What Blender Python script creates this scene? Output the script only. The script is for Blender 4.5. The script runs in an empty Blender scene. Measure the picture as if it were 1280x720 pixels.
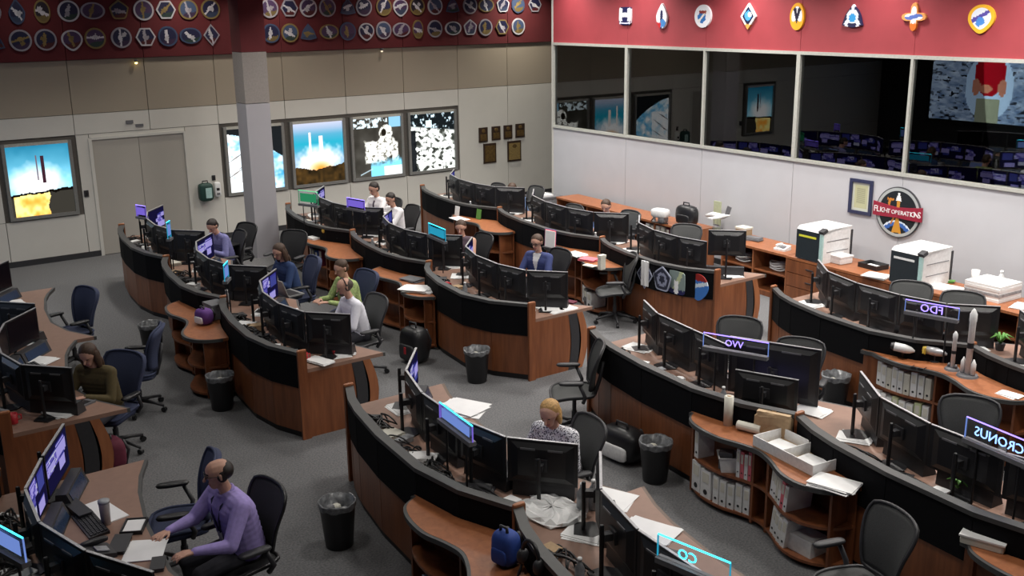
import bpy, math, random
import numpy as np
from mathutils import Matrix, Vector
random.seed(7); RNG = np.random.default_rng(7)
PI = math.pi
SC = bpy.context.scene
COL = SC.collection
# ------------------------------------------------------------------ camera
CAM_H, FPX, YAW, PIT, ROL = 4.5, 1305.9, 0.6158, 0.2662, -0.0128
_fw = Vector((math.sin(YAW)*math.cos(PIT), math.cos(YAW)*math.cos(PIT), -math.sin(PIT)))
_r = Vector((math.cos(YAW), -math.sin(YAW), 0)); _u = _r.cross(_fw)
_R = math.cos(ROL)*_r + math.sin(ROL)*_u
_U = -math.sin(ROL)*_r + math.cos(ROL)*_u
cam = bpy.data.cameras.new('camera'); camo = bpy.data.objects.new('camera', cam); COL.objects.link(camo)
cam.sensor_width = 36; cam.lens = FPX/1280*36; cam.clip_start = .05; cam.clip_end = 100
camo.matrix_world = Matrix(((_R.x, _U.x, -_fw.x, 0), (_R.y, _U.y, -_fw.y, 0), (_R.z, _U.z, -_fw.z, CAM_H), (0, 0, 0, 1)))
SC.camera = camo
def at(px, py, z):
    """plan position of a thing that stands at height z, read off the photograph (1280 x 720)"""
    d = _fw + _R*((px-640)/FPX) + _U*((360-py)/FPX)
    t = (z-CAM_H)/d.z
    return (t*d.x, t*d.y)
def pix(x, y, z):
    d = Vector((x, y, z-CAM_H)); f = d.dot(_fw); return 640+FPX*d.dot(_R)/f, 360-FPX*d.dot(_U)/f
# ------------------------------------------------------------------ world, lights, exposure
w = bpy.data.worlds.new('world'); SC.world = w; w.use_nodes = True
w.node_tree.nodes['Background'].inputs[0].default_value = (.5, .52, .56, 1)
w.node_tree.nodes['Background'].inputs[1].default_value = .02
SC.view_settings.view_transform = 'Standard'; SC.view_settings.look = 'None'
SC.view_settings.exposure = 0.0; SC.view_settings.gamma = 1.0; SC.view_settings.use_curve_mapping = False
CEIL = 5.3
LIGHTS = []
def downlight(x, y, power, size=.5, col=(1, .96, .9), spread=150, z=None):
    l = bpy.data.lights.new('ceiling_lamp', 'AREA'); l.shape = 'SQUARE'; l.size = size
    l.energy = power; l.color = col; l.spread = math.radians(spread)
    o = bpy.data.objects.new('ceiling_lamp', l); COL.objects.link(o); o.location = (x, y, z or CEIL-.06)
    if not z: LIGHTS.append((o, x, y, size))
LP = [(2.2, 20), (5.4, 42), (8.6, 82), (11.3, 150)]
for y_ in (3.5, 7.5, 11.5, 15.5):
    for x_, p_ in LP:
        downlight(x_, y_, p_*(1.0 if y_ < 14 else .8), .6)
for y_ in (4.5, 7, 9.5, 12, 14.5, 16.6):
    downlight(12.75, y_, 30, .3, (1, .97, .94), 130)
for x_, p_ in ((4.0, 3), (6.7, 14), (8.4, 16), (11.2, 11), (14.4, 42)):
    downlight(x_, 19.45, p_, .25, (1, .93, .8), 120)
for x_, p_ in ((3.0, 26), (5.6, 26), (8.4, 22), (11.2, 18)):  # extra lamps added to brighten the back wall, not known fixtures
    downlight(x_, 17.3, p_, .3, (1, .95, .86), 115)
downlight(15.2, 14.6, 16, .3, (1, .9, .8), 150, 4.52)
# ------------------------------------------------------------------ mesh building
class MB:
    def __init__(s): s.v = []; s.f = []
    def add(s, vs, fs):
        o = len(s.v); s.v += [tuple(p) for p in vs]; s.f += [tuple(i+o for i in f) for f in fs]; return s
    def box(s, x0, x1, y0, y1, z0, z1):
        v = [(x, y, z) for z in (z0, z1) for y in (y0, y1) for x in (x0, x1)]
        return s.add(v, [(0, 2, 3, 1), (4, 5, 7, 6), (0, 1, 5, 4), (2, 6, 7, 3), (0, 4, 6, 2), (1, 3, 7, 5)])
    def obox(s, c, size, rz=0, ry=0, rx=0):
        m = Matrix.Rotation(rz, 3, 'Z') @ Matrix.Rotation(ry, 3, 'Y') @ Matrix.Rotation(rx, 3, 'X')
        h = [a/2 for a in size]; c = Vector(c)
        v = [c + m @ Vector((x, y, z)) for z in (-h[2], h[2]) for y in (-h[1], h[1]) for x in (-h[0], h[0])]
        return s.add(v, [(0, 2, 3, 1), (4, 5, 7, 6), (0, 1, 5, 4), (2, 6, 7, 3), (0, 4, 6, 2), (1, 3, 7, 5)])
    def prism(s, poly, z0, z1):
        a = sum(p[0]*q[1]-q[0]*p[1] for p, q in zip(poly, poly[1:]+poly[:1]))
        if a < 0: poly = poly[::-1]
        n = len(poly)
        v = [(p[0], p[1], z0) for p in poly]+[(p[0], p[1], z1) for p in poly]
        f = [tuple(range(n-1, -1, -1)), tuple(range(n, 2*n))]+[(i, (i+1) % n, n+(i+1) % n, n+i) for i in range(n)]
        return s.add(v, f)
    def ribbon(s, a, b, z0, z1):
        """solid between two plan polylines a, b"""
        n = len(a)
        v = []
        for p, q in zip(a, b): v += [(p[0], p[1], z0), (q[0], q[1], z0), (q[0], q[1], z1), (p[0], p[1], z1)]
        f = [(3, 2, 1, 0), (4*n-4, 4*n-3, 4*n-2, 4*n-1)]
        for i in range(n-1):
            o = 4*i
            for k in range(4): f.append((o+k, o+(k+1) % 4, o+4+(k+1) % 4, o+4+k))
        return s.add(v, f)
    def prism_y(s, poly, y0, y1):
        n = len(poly)
        v = [(p[0], y0, p[1]) for p in poly]+[(p[0], y1, p[1]) for p in poly]
        return s.add(v, [tuple(range(n)), tuple(range(2*n-1, n-1, -1))]+[(i, n+i, n+(i+1) % n, (i+1) % n) for i in range(n)])
    def prism_x(s, poly, x0, x1):
        n = len(poly)
        v = [(x0, p[0], p[1]) for p in poly]+[(x1, p[0], p[1]) for p in poly]
        return s.add(v, [tuple(range(n-1, -1, -1)), tuple(range(n, 2*n))]+[(i, (i+1) % n, n+(i+1) % n, n+i) for i in range(n)])
    def tube(s, pts, r, n=8, closed=False):
        pts = [Vector(p) for p in pts]; m = len(pts); rr = r if isinstance(r, (list, tuple)) else [r]*m
        vs = []; prev = None
        for i, p in enumerate(pts):
            if closed: t = pts[(i+1) % m]-pts[i-1]
            else: t = pts[min(i+1, m-1)]-pts[max(i-1, 0)]
            t.normalize()
            if prev is None: a = t.orthogonal().normalized()
            else:
                a = prev - t*prev.dot(t)
                a = a.normalized() if a.length > 1e-6 else t.orthogonal().normalized()
            prev = a; b = t.cross(a)
            for k in range(n):
                an = 2*PI*k/n; vs.append(p + (a*math.cos(an)+b*math.sin(an))*rr[i])
        fs = []
        for i in range(m if closed else m-1):
            for k in range(n):
                j = (i+1) % m
                fs.append((i*n+k, i*n+(k+1) % n, j*n+(k+1) % n, j*n+k))
        if not closed: fs += [tuple(range(n-1, -1, -1)), tuple((m-1)*n+k for k in range(n))]
        return s.add(vs, fs)
    def lathe(s, prof, n=16, c=(0, 0, 0), cap=True):
        vs = []; m = len(prof)
        for r, z in prof:
            for k in range(n): vs.append((c[0]+r*math.cos(2*PI*k/n), c[1]+r*math.sin(2*PI*k/n), c[2]+z))
        fs = [(i*n+k, i*n+(k+1) % n, (i+1)*n+(k+1) % n, (i+1)*n+k) for i in range(m-1) for k in range(n)]
        if cap: fs += [tuple(range(n-1, -1, -1)), tuple((m-1)*n+k for k in range(n))]
        return s.add(vs, fs)
    def sup(s, c, r, e=.5, nu=16, nv=10, rz=0):
        """superellipsoid: e=1 ellipsoid, e->0 box"""
        sg = lambda x: math.copysign(abs(x)**e, x)
        vs = []
        for i in range(nv+1):
            ph = -PI/2+PI*i/nv
            for k in range(nu):
                th = 2*PI*k/nu
                x, y, z = r[0]*sg(math.cos(ph))*sg(math.cos(th)), r[1]*sg(math.cos(ph))*sg(math.sin(th)), r[2]*sg(math.sin(ph))
                vs.append((c[0]+x*math.cos(rz)-y*math.sin(rz), c[1]+x*math.sin(rz)+y*math.cos(rz), c[2]+z))
        fs = [(i*nu+k, i*nu+(k+1) % nu, (i+1)*nu+(k+1) % nu, (i+1)*nu+k) for i in range(nv) for k in range(nu)]
        return s.add(vs, fs)
    def mesh(s, name, mat, smooth=False):
        me = bpy.data.meshes.new(name); me.from_pydata(s.v, [], s.f)
        if smooth: me.polygons.foreach_set('use_smooth', [True]*len(me.polygons))
        me.materials.append(mat); me.update(); return me
    def build(s, name, mat, parent=None, smooth=False, label=None):
        return link(name, s.mesh(name, mat, smooth), parent, label)
def link(name, me, parent=None, label=None):
    o = bpy.data.objects.new(name, me); COL.objects.link(o)
    if parent is not None: o.parent = parent
    if label: o['label'] = label
    return o
def tag(o, label, cat, group=None):
    o['label'] = label; o['category'] = cat
    if group: o['group'] = group
    return o
def thing(name, label, cat, loc=(0, 0, 0), rz=0, group=None):
    o = bpy.data.objects.new(name, None); COL.objects.link(o); o.empty_display_size = .05
    o.location = loc; o.rotation_euler = (0, 0, rz); return tag(o, label, cat, group)
def make(name, label, cat, parts, loc, rz=0, group=None, scale=None):
    """a thing from prepared part meshes [(part name, mesh, [sub-parts])], mesh data shared between copies"""
    t = thing(name, label, cat, loc, rz, group)
    if scale: t.scale = scale
    for p in parts:
        o = link(p[0], p[1], t)
        for q in (p[2] if len(p) > 2 else []): link(q[0], q[1], o)
    return t
def single(name, label, cat, me, loc, rz=0, group=None):
    o = link(name, me); o.location = loc; o.rotation_euler = (0, 0, rz); return tag(o, label, cat, group)
def struct(o): o['kind'] = 'structure'; return o
ORD = ['first', 'second', 'third', 'fourth', 'fifth', 'sixth', 'seventh', 'eighth', 'ninth', 'tenth', 'eleventh', 'twelfth',
       'thirteenth', 'fourteenth', 'fifteenth', 'sixteenth', 'seventeenth', 'eighteenth', 'nineteenth', 'twentieth']
# ------------------------------------------------------------------ materials
MATS = {}
def mk(name, rgb, rough=.6, metal=0, var=.08, scale=30, bump=0, bscale=None, stretch=None, spec=.5):
    if name in MATS: return MATS[name]
    m = bpy.data.materials.new(name); m.use_nodes = True; nt = m.node_tree; b = nt.nodes['Principled BSDF']
    b.inputs['Roughness'].default_value = rough; b.inputs['Metallic'].default_value = metal
    b.inputs['Specular IOR Level'].default_value = spec
    tc = nt.nodes.new('ShaderNodeTexCoord'); mp = nt.nodes.new('ShaderNodeMapping')
    if stretch: mp.inputs['Scale'].default_value = stretch
    nz = nt.nodes.new('ShaderNodeTexNoise'); nz.inputs['Scale'].default_value = scale; nz.inputs['Detail'].default_value = 3
    nt.links.new(tc.outputs['Object'], mp.inputs[0]); nt.links.new(mp.outputs[0], nz.inputs[0])
    rp = nt.nodes.new('ShaderNodeValToRGB')
    rp.color_ramp.elements[0].position = .3; rp.color_ramp.elements[1].position = .7
    rp.color_ramp.elements[0].color = tuple(max(0, c*(1-var)) for c in rgb)+(1,)
    rp.color_ramp.elements[1].color = tuple(min(1, c*(1+var)) for c in rgb)+(1,)
    nt.links.new(nz.outputs['Fac'], rp.inputs[0]); nt.links.new(rp.outputs[0], b.inputs['Base Color'])
    if bump:
        n2 = nt.nodes.new('ShaderNodeTexNoise'); n2.inputs['Scale'].default_value = bscale or scale*4
        nt.links.new(mp.outputs[0], n2.inputs[0])
        bp = nt.nodes.new('ShaderNodeBump'); bp.inputs['Strength'].default_value = bump; bp.inputs['Distance'].default_value = .01
        nt.links.new(n2.outputs['Fac'], bp.inputs['Height']); nt.links.new(bp.outputs[0], b.inputs['Normal'])
    MATS[name] = m; return m
def emit(name, rgb, strength):
    if name in MATS: return MATS[name]
    m = bpy.data.materials.new(name); m.use_nodes = True; nt = m.node_tree; nt.nodes.clear()
    o = nt.nodes.new('ShaderNodeOutputMaterial'); e = nt.nodes.new('ShaderNodeEmission')
    e.inputs[0].default_value = tuple(rgb)+(1,); e.inputs[1].default_value = strength
    nt.links.new(e.outputs[0], o.inputs[0]); MATS[name] = m; return m
def emit_col(name, strength):
    m = bpy.data.materials.new(name); m.use_nodes = True; nt = m.node_tree; nt.nodes.clear()
    o = nt.nodes.new('ShaderNodeOutputMaterial'); e = nt.nodes.new('ShaderNodeEmission'); a = nt.nodes.new('ShaderNodeAttribute')
    a.attribute_name = 'Col'; e.inputs[1].default_value = strength
    nt.links.new(a.outputs['Color'], e.inputs[0]); nt.links.new(e.outputs[0], o.inputs[0]); MATS[name] = m; return m
def print_col(name, rough=.5):
    m = bpy.data.materials.new(name); m.use_nodes = True; nt = m.node_tree; b = nt.nodes['Principled BSDF']
    a = nt.nodes.new('ShaderNodeAttribute'); a.attribute_name = 'Col'; b.inputs['Roughness'].default_value = rough
    nt.links.new(a.outputs['Color'], b.inputs['Base Color']); MATS[name] = m; return m
def glass(name, ior, tint=(.9, .95, .93)):
    m = bpy.data.materials.new(name); m.use_nodes = True; nt = m.node_tree; nt.nodes.clear()
    o = nt.nodes.new('ShaderNodeOutputMaterial'); mx = nt.nodes.new('ShaderNodeMixShader'); fr = nt.nodes.new('ShaderNodeFresnel')
    t = nt.nodes.new('ShaderNodeBsdfTransparent'); g = nt.nodes.new('ShaderNodeBsdfGlossy')
    fr.inputs[0].default_value = ior; t.inputs[0].default_value = tint+(1,); g.inputs['Roughness'].default_value = .0
    nt.links.new(fr.outputs[0], mx.inputs[0]); nt.links.new(t.outputs[0], mx.inputs[1]); nt.links.new(g.outputs[0], mx.inputs[2])
    nt.links.new(mx.outputs[0], o.inputs[0]); MATS[name] = m; return m
def wood(name, dark, light, rough=.38):
    m = bpy.data.materials.new(name); m.use_nodes = True; nt = m.node_tree; b = nt.nodes['Principled BSDF']
    b.inputs['Roughness'].default_value = rough
    tc = nt.nodes.new('ShaderNodeTexCoord'); mp = nt.nodes.new('ShaderNodeMapping'); mp.inputs['Scale'].default_value = (9, 9, .9)
    nz = nt.nodes.new('ShaderNodeTexNoise'); nz.inputs['Scale'].default_value = 2.2; nz.inputs['Detail'].default_value = 6
    nz.inputs['Distortion'].default_value = .5
    rp = nt.nodes.new('ShaderNodeValToRGB'); rp.color_ramp.elements[0].position = .3; rp.color_ramp.elements[1].position = .72
    rp.color_ramp.elements[0].color = dark+(1,); rp.color_ramp.elements[1].color = light+(1,)
    nt.links.new(tc.outputs['Object'], mp.inputs[0]); nt.links.new(mp.outputs[0], nz.inputs[0])
    nt.links.new(nz.outputs['Fac'], rp.inputs[0]); nt.links.new(rp.outputs[0], b.inputs['Base Color']); MATS[name] = m; return m
CARPET = mk('carpet', (.165, .165, .17), .95, var=.3, scale=55, bump=.6, bscale=260, spec=.1)
WHITEP = mk('wall_white', (.60, .585, .54), .55, var=.02, scale=3)
COOLP = mk('wall_cool_white', (.52, .52, .55), .5, var=.02, scale=3)
TANP = mk('wall_tan_fabric', (.35, .30, .235), .9, var=.05, scale=120, bump=.2)
REDP = mk('wall_red', (.33, .045, .055), .6, var=.05, scale=4)
REDD = mk('wall_red_fabric', (.105, .010, .014), .85, var=.06, scale=6)
CEILM = mk('ceiling_tile', (.32, .32, .32), .9, var=.05)
JOINT = mk('wall_joint', (.10, .09, .08), .8)
FRAME = mk('frame_aluminium', (.55, .55, .50), .4, .3)
GREYFR = mk('frame_grey', (.25, .25, .24), .45, .3)
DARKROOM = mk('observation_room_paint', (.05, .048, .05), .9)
WOOD = wood('cherry_veneer', (.155, .050, .020), (.265, .092, .036))
WOODL = wood('cherry_edge', (.27, .095, .04), (.38, .145, .06))
LAMIN = mk('desk_laminate', (.26, .155, .115), .5, var=.06, scale=14, spec=.4)
SHELFT = wood('shelf_top_veneer', (.26, .088, .034), (.37, .135, .054), .42)
EDGE = mk('grey_edge_band', (.06, .06, .06), .5)
FABRIC = mk('black_fabric_panel', (.0045, .0047, .006), .95, var=.15, scale=90, bump=.2, spec=.15)
CAP = mk('grey_cap', (.055, .055, .055), .5)
BLACK = mk('black_plastic', (.012, .012, .014), .4)
BLACK2 = mk('charcoal_plastic', (.03, .03, .034), .5)
GREYPL = mk('grey_plastic', (.14, .14, .15), .45)
SILVER = mk('silver_plastic', (.48, .48, .50), .35, .4)
MESHG = mk('chair_grey_mesh', (.05, .052, .052), .7, var=.35, scale=240)
BLUECL = mk('chair_blue_cloth', (.035, .045, .095), .85, var=.15, scale=120)
PAPER = mk('paper_white', (.80, .80, .80), .8, var=.03, scale=10)
PAPER2 = mk('paper_cream', (.66, .64, .56), .8, var=.03, scale=10)
PINK = mk('pink_folder', (.72, .16, .20), .7)
REDPL = mk('red_plastic', (.45, .02, .03), .5)
BLUEPL = mk('blue_fabric', (.02, .06, .30), .7)
PURPF = mk('purple_fabric', (.12, .04, .22), .8)
MAROON = mk('maroon_fabric', (.11, .01, .03), .8)
GREENM = mk('green_leaf', (.10, .28, .05), .6)
YELLOW = mk('yellow_plastic', (.60, .42, .05), .5)
CLEARP = glass('clear_acrylic', 1.3, (.97, .98, 1))
WINGL = glass('window_glass', 1.95)
LINER = mk('grey_liner', (.30, .31, .33), .35, var=.35, scale=18)
CARD = mk('cardboard', (.42, .29, .17), .8)
BRONZE = mk('bronze_plaque', (.16, .10, .035), .4, .5, var=.3, scale=20)
DKWOOD = mk('plaque_dark_wood', (.035, .018, .01), .5)
WHITEPL = mk('white_plastic', (.74, .74, .74), .4)
TEAL = mk('pale_teal_plastic', (.42, .62, .60), .4)
GLOWC = emit('glow_cyan', (.05, .75, 1.0), 3.2)
GLOWV = emit('glow_violet', (.28, .20, 1.0), 3.0)
GLOWB = emit('glow_blue', (.25, .45, 1.0), 2.6)
LAMPF = emit('lamp_diffuser', (1, .97, .92), 6)
SCR_WALL = emit_col('wall_display_light', 1.55)
SCR_MON = emit_col('monitor_light', .75)
SCR_MAIN = emit_col('main_display_light', 2.2)
PRINT = print_col('printed_colour')
# ------------------------------------------------------------------ painted canvases (flat print and screens)
def lin(c): 
    c = np.asarray(c, float); return np.where(c <= .04045, c/12.92, ((c+.055)/1.055)**2.4)
def vnoise(u, v, f, seed):
    return .62*vn1(u, v, f, seed)+.38*vn1(u, v, f*2+1, seed+500) if f > 4 else vn1(u, v, f, seed)
def vn1(u, v, f, seed):
    g = np.random.default_rng(seed).random((f+2, f+2)); x, y = np.clip(u, 0, .9999)*f, np.clip(v, 0, .9999)*f
    i, j = x.astype(int), y.astype(int); a, b = x-i, y-j; a = a*a*(3-2*a); b = b*b*(3-2*b)
    return (g[i, j]*(1-a)+g[i+1, j]*a)*(1-b)+(g[i, j+1]*(1-a)+g[i+1, j+1]*a)*b
def mix(a, b, t):
    t = np.clip(t, 0, 1)[..., None]; return a*(1-t)+np.asarray(b, float)*t
def setcol(me, facecols):
    at_ = me.color_attributes.new('Col', 'FLOAT_COLOR', 'CORNER')
    n = np.zeros(len(me.polygons), int); me.polygons.foreach_get('loop_total', n)
    c = np.repeat(np.c_[facecols, np.ones(len(facecols))], n, axis=0)
    at_.data.foreach_set('color', c.astype(np.float32).ravel())
def canvas(name, w, h, nx, ny, paint, mat, plane='yz', flip=False):
    """flat grid w x h centred on the origin; plane 'xz' faces -Y, 'yz' faces +X, '-yz' faces -X; paint(u, v) gives sRGB"""
    us, vs = np.meshgrid((np.arange(nx)+.5)/nx, (np.arange(ny)+.5)/ny); cols = lin(np.clip(paint(us, vs), 0, 1)).reshape(-1, 3)
    V = []
    for j in range(ny+1):
        for i in range(nx+1):
            a, b = (i/nx-.5)*w, (j/ny-.5)*h
            V.append((a, 0, b) if plane == 'xz' else ((0, a, b) if plane == 'yz' else (0, -a, b)))
    F = [(j*(nx+1)+i, j*(nx+1)+i+1, (j+1)*(nx+1)+i+1, (j+1)*(nx+1)+i) for j in range(ny) for i in range(nx)]
    me = bpy.data.meshes.new(name); me.from_pydata(V, [], F); me.materials.append(mat); setcol(me, cols); me.update(); return me
def outline(kind, n=36):
    a = [2*PI*k/n for k in range(n)]
    if kind == 'round': return [(math.cos(t), math.sin(t)) for t in a]
    if kind == 'oval': return [(1.12*math.cos(t), .78*math.sin(t)) for t in a]
    if kind == 'tall oval': return [(.72*math.cos(t), 1.08*math.sin(t)) for t in a]
    def reg(k, rot, rnd=.0):
        P = []
        for t in a:
            s = 2*PI/k; ph = ((t-rot) % s)-s/2; r = math.cos(PI/k)/math.cos(ph); r = r*(1-rnd)+rnd; P.append((r*math.cos(t), r*math.sin(t)))
        return P
    if kind == 'hexagonal': return reg(6, 0, .05)
    if kind == 'triangular': return [(x*1.08, y*1.05-.12) for x, y in reg(3, PI/2+PI/3*2, .3)]
    if kind == 'diamond': return [(x*.85, y*1.1) for x, y in reg(4, PI/2, .05)]
    if kind == 'square': return [(x*1.15, y*1.15) for x, y in reg(4, PI/4, .12)]
    if kind == 'shield': return [((1-.0*y)*x*(.98 if y > 0 else 1-.35*y*y), y*(.85 if y > 0 else 1.12)) for x, y in [(math.cos(t), math.sin(t)) for t in a]]
    if kind == 'pentagonal': return reg(5, PI/2, .15)
    if kind == 'four-lobed': return [((.72+.3*math.cos(4*t))*math.cos(t), (.72+.3*math.cos(4*t))*math.sin(t)) for t in a]
    if kind == 'rocket-shaped': return [(x*.62*(1.15-.75*max(0, y)**1.2), y*1.15) for x, y in [(math.cos(t), math.sin(t)) for t in a]]
    return [(math.cos(t), math.sin(t)) for t in a]
def emblem_mesh(kind, size, paint, plane, thick=.025, rings=7, n=36):
    """a solid plate of the given outline, face painted, edge thick; plane 'b' faces -Y, 'r' faces -X"""
    P = outline(kind, n); V = []; F = []; UV = []
    for k in range(rings+1):
        r = k/rings if k else .001
        V += [(x*r*size, y*r*size, thick) for x, y in P]
    V += [(x*size, y*size, 0) for x, y in P]
    for k in range(rings+1):
        for i in range(n):
            j = (i+1) % n; F.append((k*n+i, k*n+j, (k+1)*n+j, (k+1)*n+i) if k < rings+1 else ())
            rr = min((k+.5)/rings, 1.05); m = ((P[i][0]+P[j][0])/2*rr, (P[i][1]+P[j][1])/2*rr, rr)
            UV.append(m)
    F.append(tuple((rings+1)*n+i for i in range(n))[::-1]); UV.append((0, 0, 1.1))
    UV = np.array(UV); cols = lin(np.clip(paint(UV[:, 0], UV[:, 1], UV[:, 2]), 0, 1))
    if plane == 'b': V = [(x, -d, y) for x, y, d in V]
    else: V = [(-d, -x, y) for x, y, d in V]
    me = bpy.data.meshes.new('emblem'); me.from_pydata(V, [], F); me.materials.append(PRINT); setcol(me, cols); me.update(); return me
# ------------------------------------------------------------------ room shell
BW, RW, END = 20.15, 13.35, 17.36          # back wall Y, right wall X, free end of the right wall
fl = struct(MB().box(-1.6, 16.4, -4, 20.4, -.1, 0).build('floor', CARPET))
ce = struct(MB().box(-1.6, 16.4, -4, 20.4, CEIL, CEIL+.1).build('ceiling', CEILM))
for o, x, y, s in LIGHTS:
    o.parent = ce
    MB().box(x-s/2-.05, x+s/2+.05, y-s/2-.05, y+s/2+.05, CEIL-.05, CEIL-.001).build('light_housing', GREYFR, ce)
wb = struct(MB().box(-1.6, 16.4, BW+.03, BW+.25, 0, CEIL).build('wall_back', JOINT))
wf = struct(MB().box(-1.8, -1.6, -4, 20.4, 0, CEIL).build('wall_front', mk('wall_charcoal', (.05, .05, .055), .8)))
wn = struct(MB().box(-1.6, 16.4, -4.2, -4, 0, CEIL).build('wall_near', mk('wall_charcoal', (.05, .05, .055), .8)))
wc = struct(MB().box(16.4, 16.6, -4, 20.4, 0, CEIL).build('wall_corridor', COOLP))
# back wall panelling: seams follow the displays
SEAM = [-1.6, -.85, .52, 1.88, 3.22, 4.57, 5.93, 7.26, 8.66, 10.04, 11.44, 12.84, 14.2, 16.4]
DOOR = (4.84, 6.54)
def wpanel(x0, x1, z0, z1, mat, y0=0, nm='panel'):
    return MB().box(x0+.006, x1-.006, BW-y0, BW+.03, z0+.005, z1-.005).build(nm, mat, wb)
for a, b in zip(SEAM, SEAM[1:]):
    wpanel(a, b, 2.65, 3.61, TANP)
    wpanel(a, b, 3.61, CEIL, REDD, .04, 'red_panel')
    if b <= 12.85: wpanel(a, b, 2.28, 2.65, WHITEP)
    else: wpanel(a, b, .1, 2.65, WHITEP)
for a, b in zip(SEAM, SEAM[1:]):
    if b > 12.85: continue
    if a < 5 and b > 4.9 or a > 5 and b < 7.3: continue
    wpanel(a, b, .1, .82, WHITEP)
    if not (a in (3.22, 7.26, 8.66, 10.04, 11.44)): wpanel(a, b, .82, 2.28, WHITEP)
wpanel(4.57, DOOR[0]-.04, .1, 2.28, WHITEP); wpanel(DOOR[1]+.04, 7.26, .1, 2.28, WHITEP)
wpanel(DOOR[0]-.04, DOOR[1]+.04, 2.2, 2.28, WHITEP)
for a, b in ((-1.6, DOOR[0]), (DOOR[1], 16.4)):
    struct(MB().box(a, b, BW-.012, BW+.03, 0, .1).build('baseboard_back', BLACK2))
# double door
d = struct(bpy.data.objects.new('door_1', None)); COL.objects.link(d); d.location = (0, 0, 0)
DOORM = mk('door_beige', (.40, .375, .335), .5, var=.02, scale=2)
xm = (DOOR[0]+DOOR[1])/2
for a, b in ((DOOR[0], xm-.004), (xm+.004, DOOR[1])):
    MB().box(a, b, BW+.005, BW+.035, .01, 2.17).build('door_leaf', DOORM, d)
for a, b, z0, z1 in ((DOOR[0]-.06, DOOR[0], 0, 2.2), (DOOR[1], DOOR[1]+.06, 0, 2.2), (DOOR[0], DOOR[1], 2.17, 2.22)):
    MB().box(a, b, BW-.025, BW+.035, z0, z1).build('door_frame', WHITEP, d)
# column
c = struct(bpy.data.objects.new('column', None)); COL.objects.link(c); c.location = (7.26, 18.3, 0)
COLM = mk('column_paint', (.38, .37, .40), .6, var=.02, scale=3); h = .225
MB().box(-h, h, -h, h, 0, 2.82).build('column_shaft', COLM, c)
MB().box(-h-.004, h+.004, -h-.004, h+.004, 2.83, 3.72).build('column_upper_panel', mk('column_tan', (.27, .245, .23), .8), c)
MB().box(-h-.006, h+.006, -h-.006, h+.006, 3.725, CEIL).build('column_red_panel', REDD, c)
# right wall
wr = struct(MB().box(RW+.04, RW+.12, 1.0, 17.3, 0, 2.0).build('wall_right', JOINT))
MUL = [17.30, 15.04, 13.03, 11.0, 8.99, 6.97, 4.95, 2.93, 1.0]
for a, b in zip(MUL, MUL[1:]):
    MB().box(RW, RW+.04, b+.004, a-.004, .0, 1.99).build('panel', COOLP, wr)
    MB().box(RW, RW+.28, b+.003, a-.003, 3.72, CEIL).build('red_panel', REDP, wr)
MB().box(RW, RW+.3, 17.30, END, 0, CEIL).build('wall_end', WHITEP, wr)
for i, (a, b) in enumerate(zip(MUL, MUL[1:])):
    wo = struct(bpy.data.objects.new('window_%d' % (i+1), None)); COL.objects.link(wo); wo.location = (RW, (a+b)/2, 2.0)
    L = a-b
    for nm, bx in (('window_sill', (-.03, .12, -L/2, L/2, 0, .05)), ('window_head', (-.03, .12, -L/2, L/2, 1.67, 1.72)),
                   ('window_mullion', (-.03, .05, L/2-(.02 if i in (2, 4) else .035), L/2, .05, 1.67)), ('window_mullion', (-.03, .05, -L/2, -L/2+(.02 if i in (1, 3) else .035), .05, 1.67))):
        MB().box(*bx).build(nm, FRAME, wo)
    MB().box(.02, .032, -L/2+.02, L/2-.02, .05, 1.67).build('pane', WINGL, wo)
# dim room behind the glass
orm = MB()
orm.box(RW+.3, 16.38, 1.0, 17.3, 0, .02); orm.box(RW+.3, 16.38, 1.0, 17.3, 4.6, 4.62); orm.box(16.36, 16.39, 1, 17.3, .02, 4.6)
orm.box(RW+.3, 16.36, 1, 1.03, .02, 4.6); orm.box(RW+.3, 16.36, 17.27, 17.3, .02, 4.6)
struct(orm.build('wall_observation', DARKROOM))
struct(MB().box(RW-.012, RW, 1, END, 0, .1).build('baseboard_right', BLACK2))
# ------------------------------------------------------------------ pictures on the wall displays
def sky_launch(u, v):
    c = mix(np.array([.10, .42, .55])*np.ones(u.shape+(3,)), (.55, .85, .95), (1-v)*1.6+.2*vnoise(u, v, 5, 1))
    c = mix(c, (1, 1, 1), np.clip(1.5-np.hypot((u-.45)*1.3, (v-.45)*2.1)*2.2+.5*vnoise(u, v, 9, 2)-.2, 0, 1))
    hz = .30+.05*u+.03*vnoise(u, v*0, 14, 3)
    c = np.where((v < hz)[..., None], np.array([.20, .19, .17]), c)
    c = np.where(((v < hz) & (v > hz-.04))[..., None], np.array([.05, .04, .03]), c)
    fire = (v < hz-.03) & (u < .55+.1*vnoise(u, v, 8, 4)) & (u > .04)
    c = np.where(fire[..., None], mix(np.array([1., .55, .12])*np.ones(u.shape+(3,)), (1, .95, .6), vnoise(u, v, 10, 5)*1.3), c)
    tower = (abs(u-.56) < .025) & (v > .46) & (v < .84); c = np.where(tower[..., None], np.array([.22, .12, .16]), c)
    return np.where(((abs(u-.47) < .012) & (v > .5) & (v < .86))[..., None], np.array([.4, .35, .4]), c)
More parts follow.
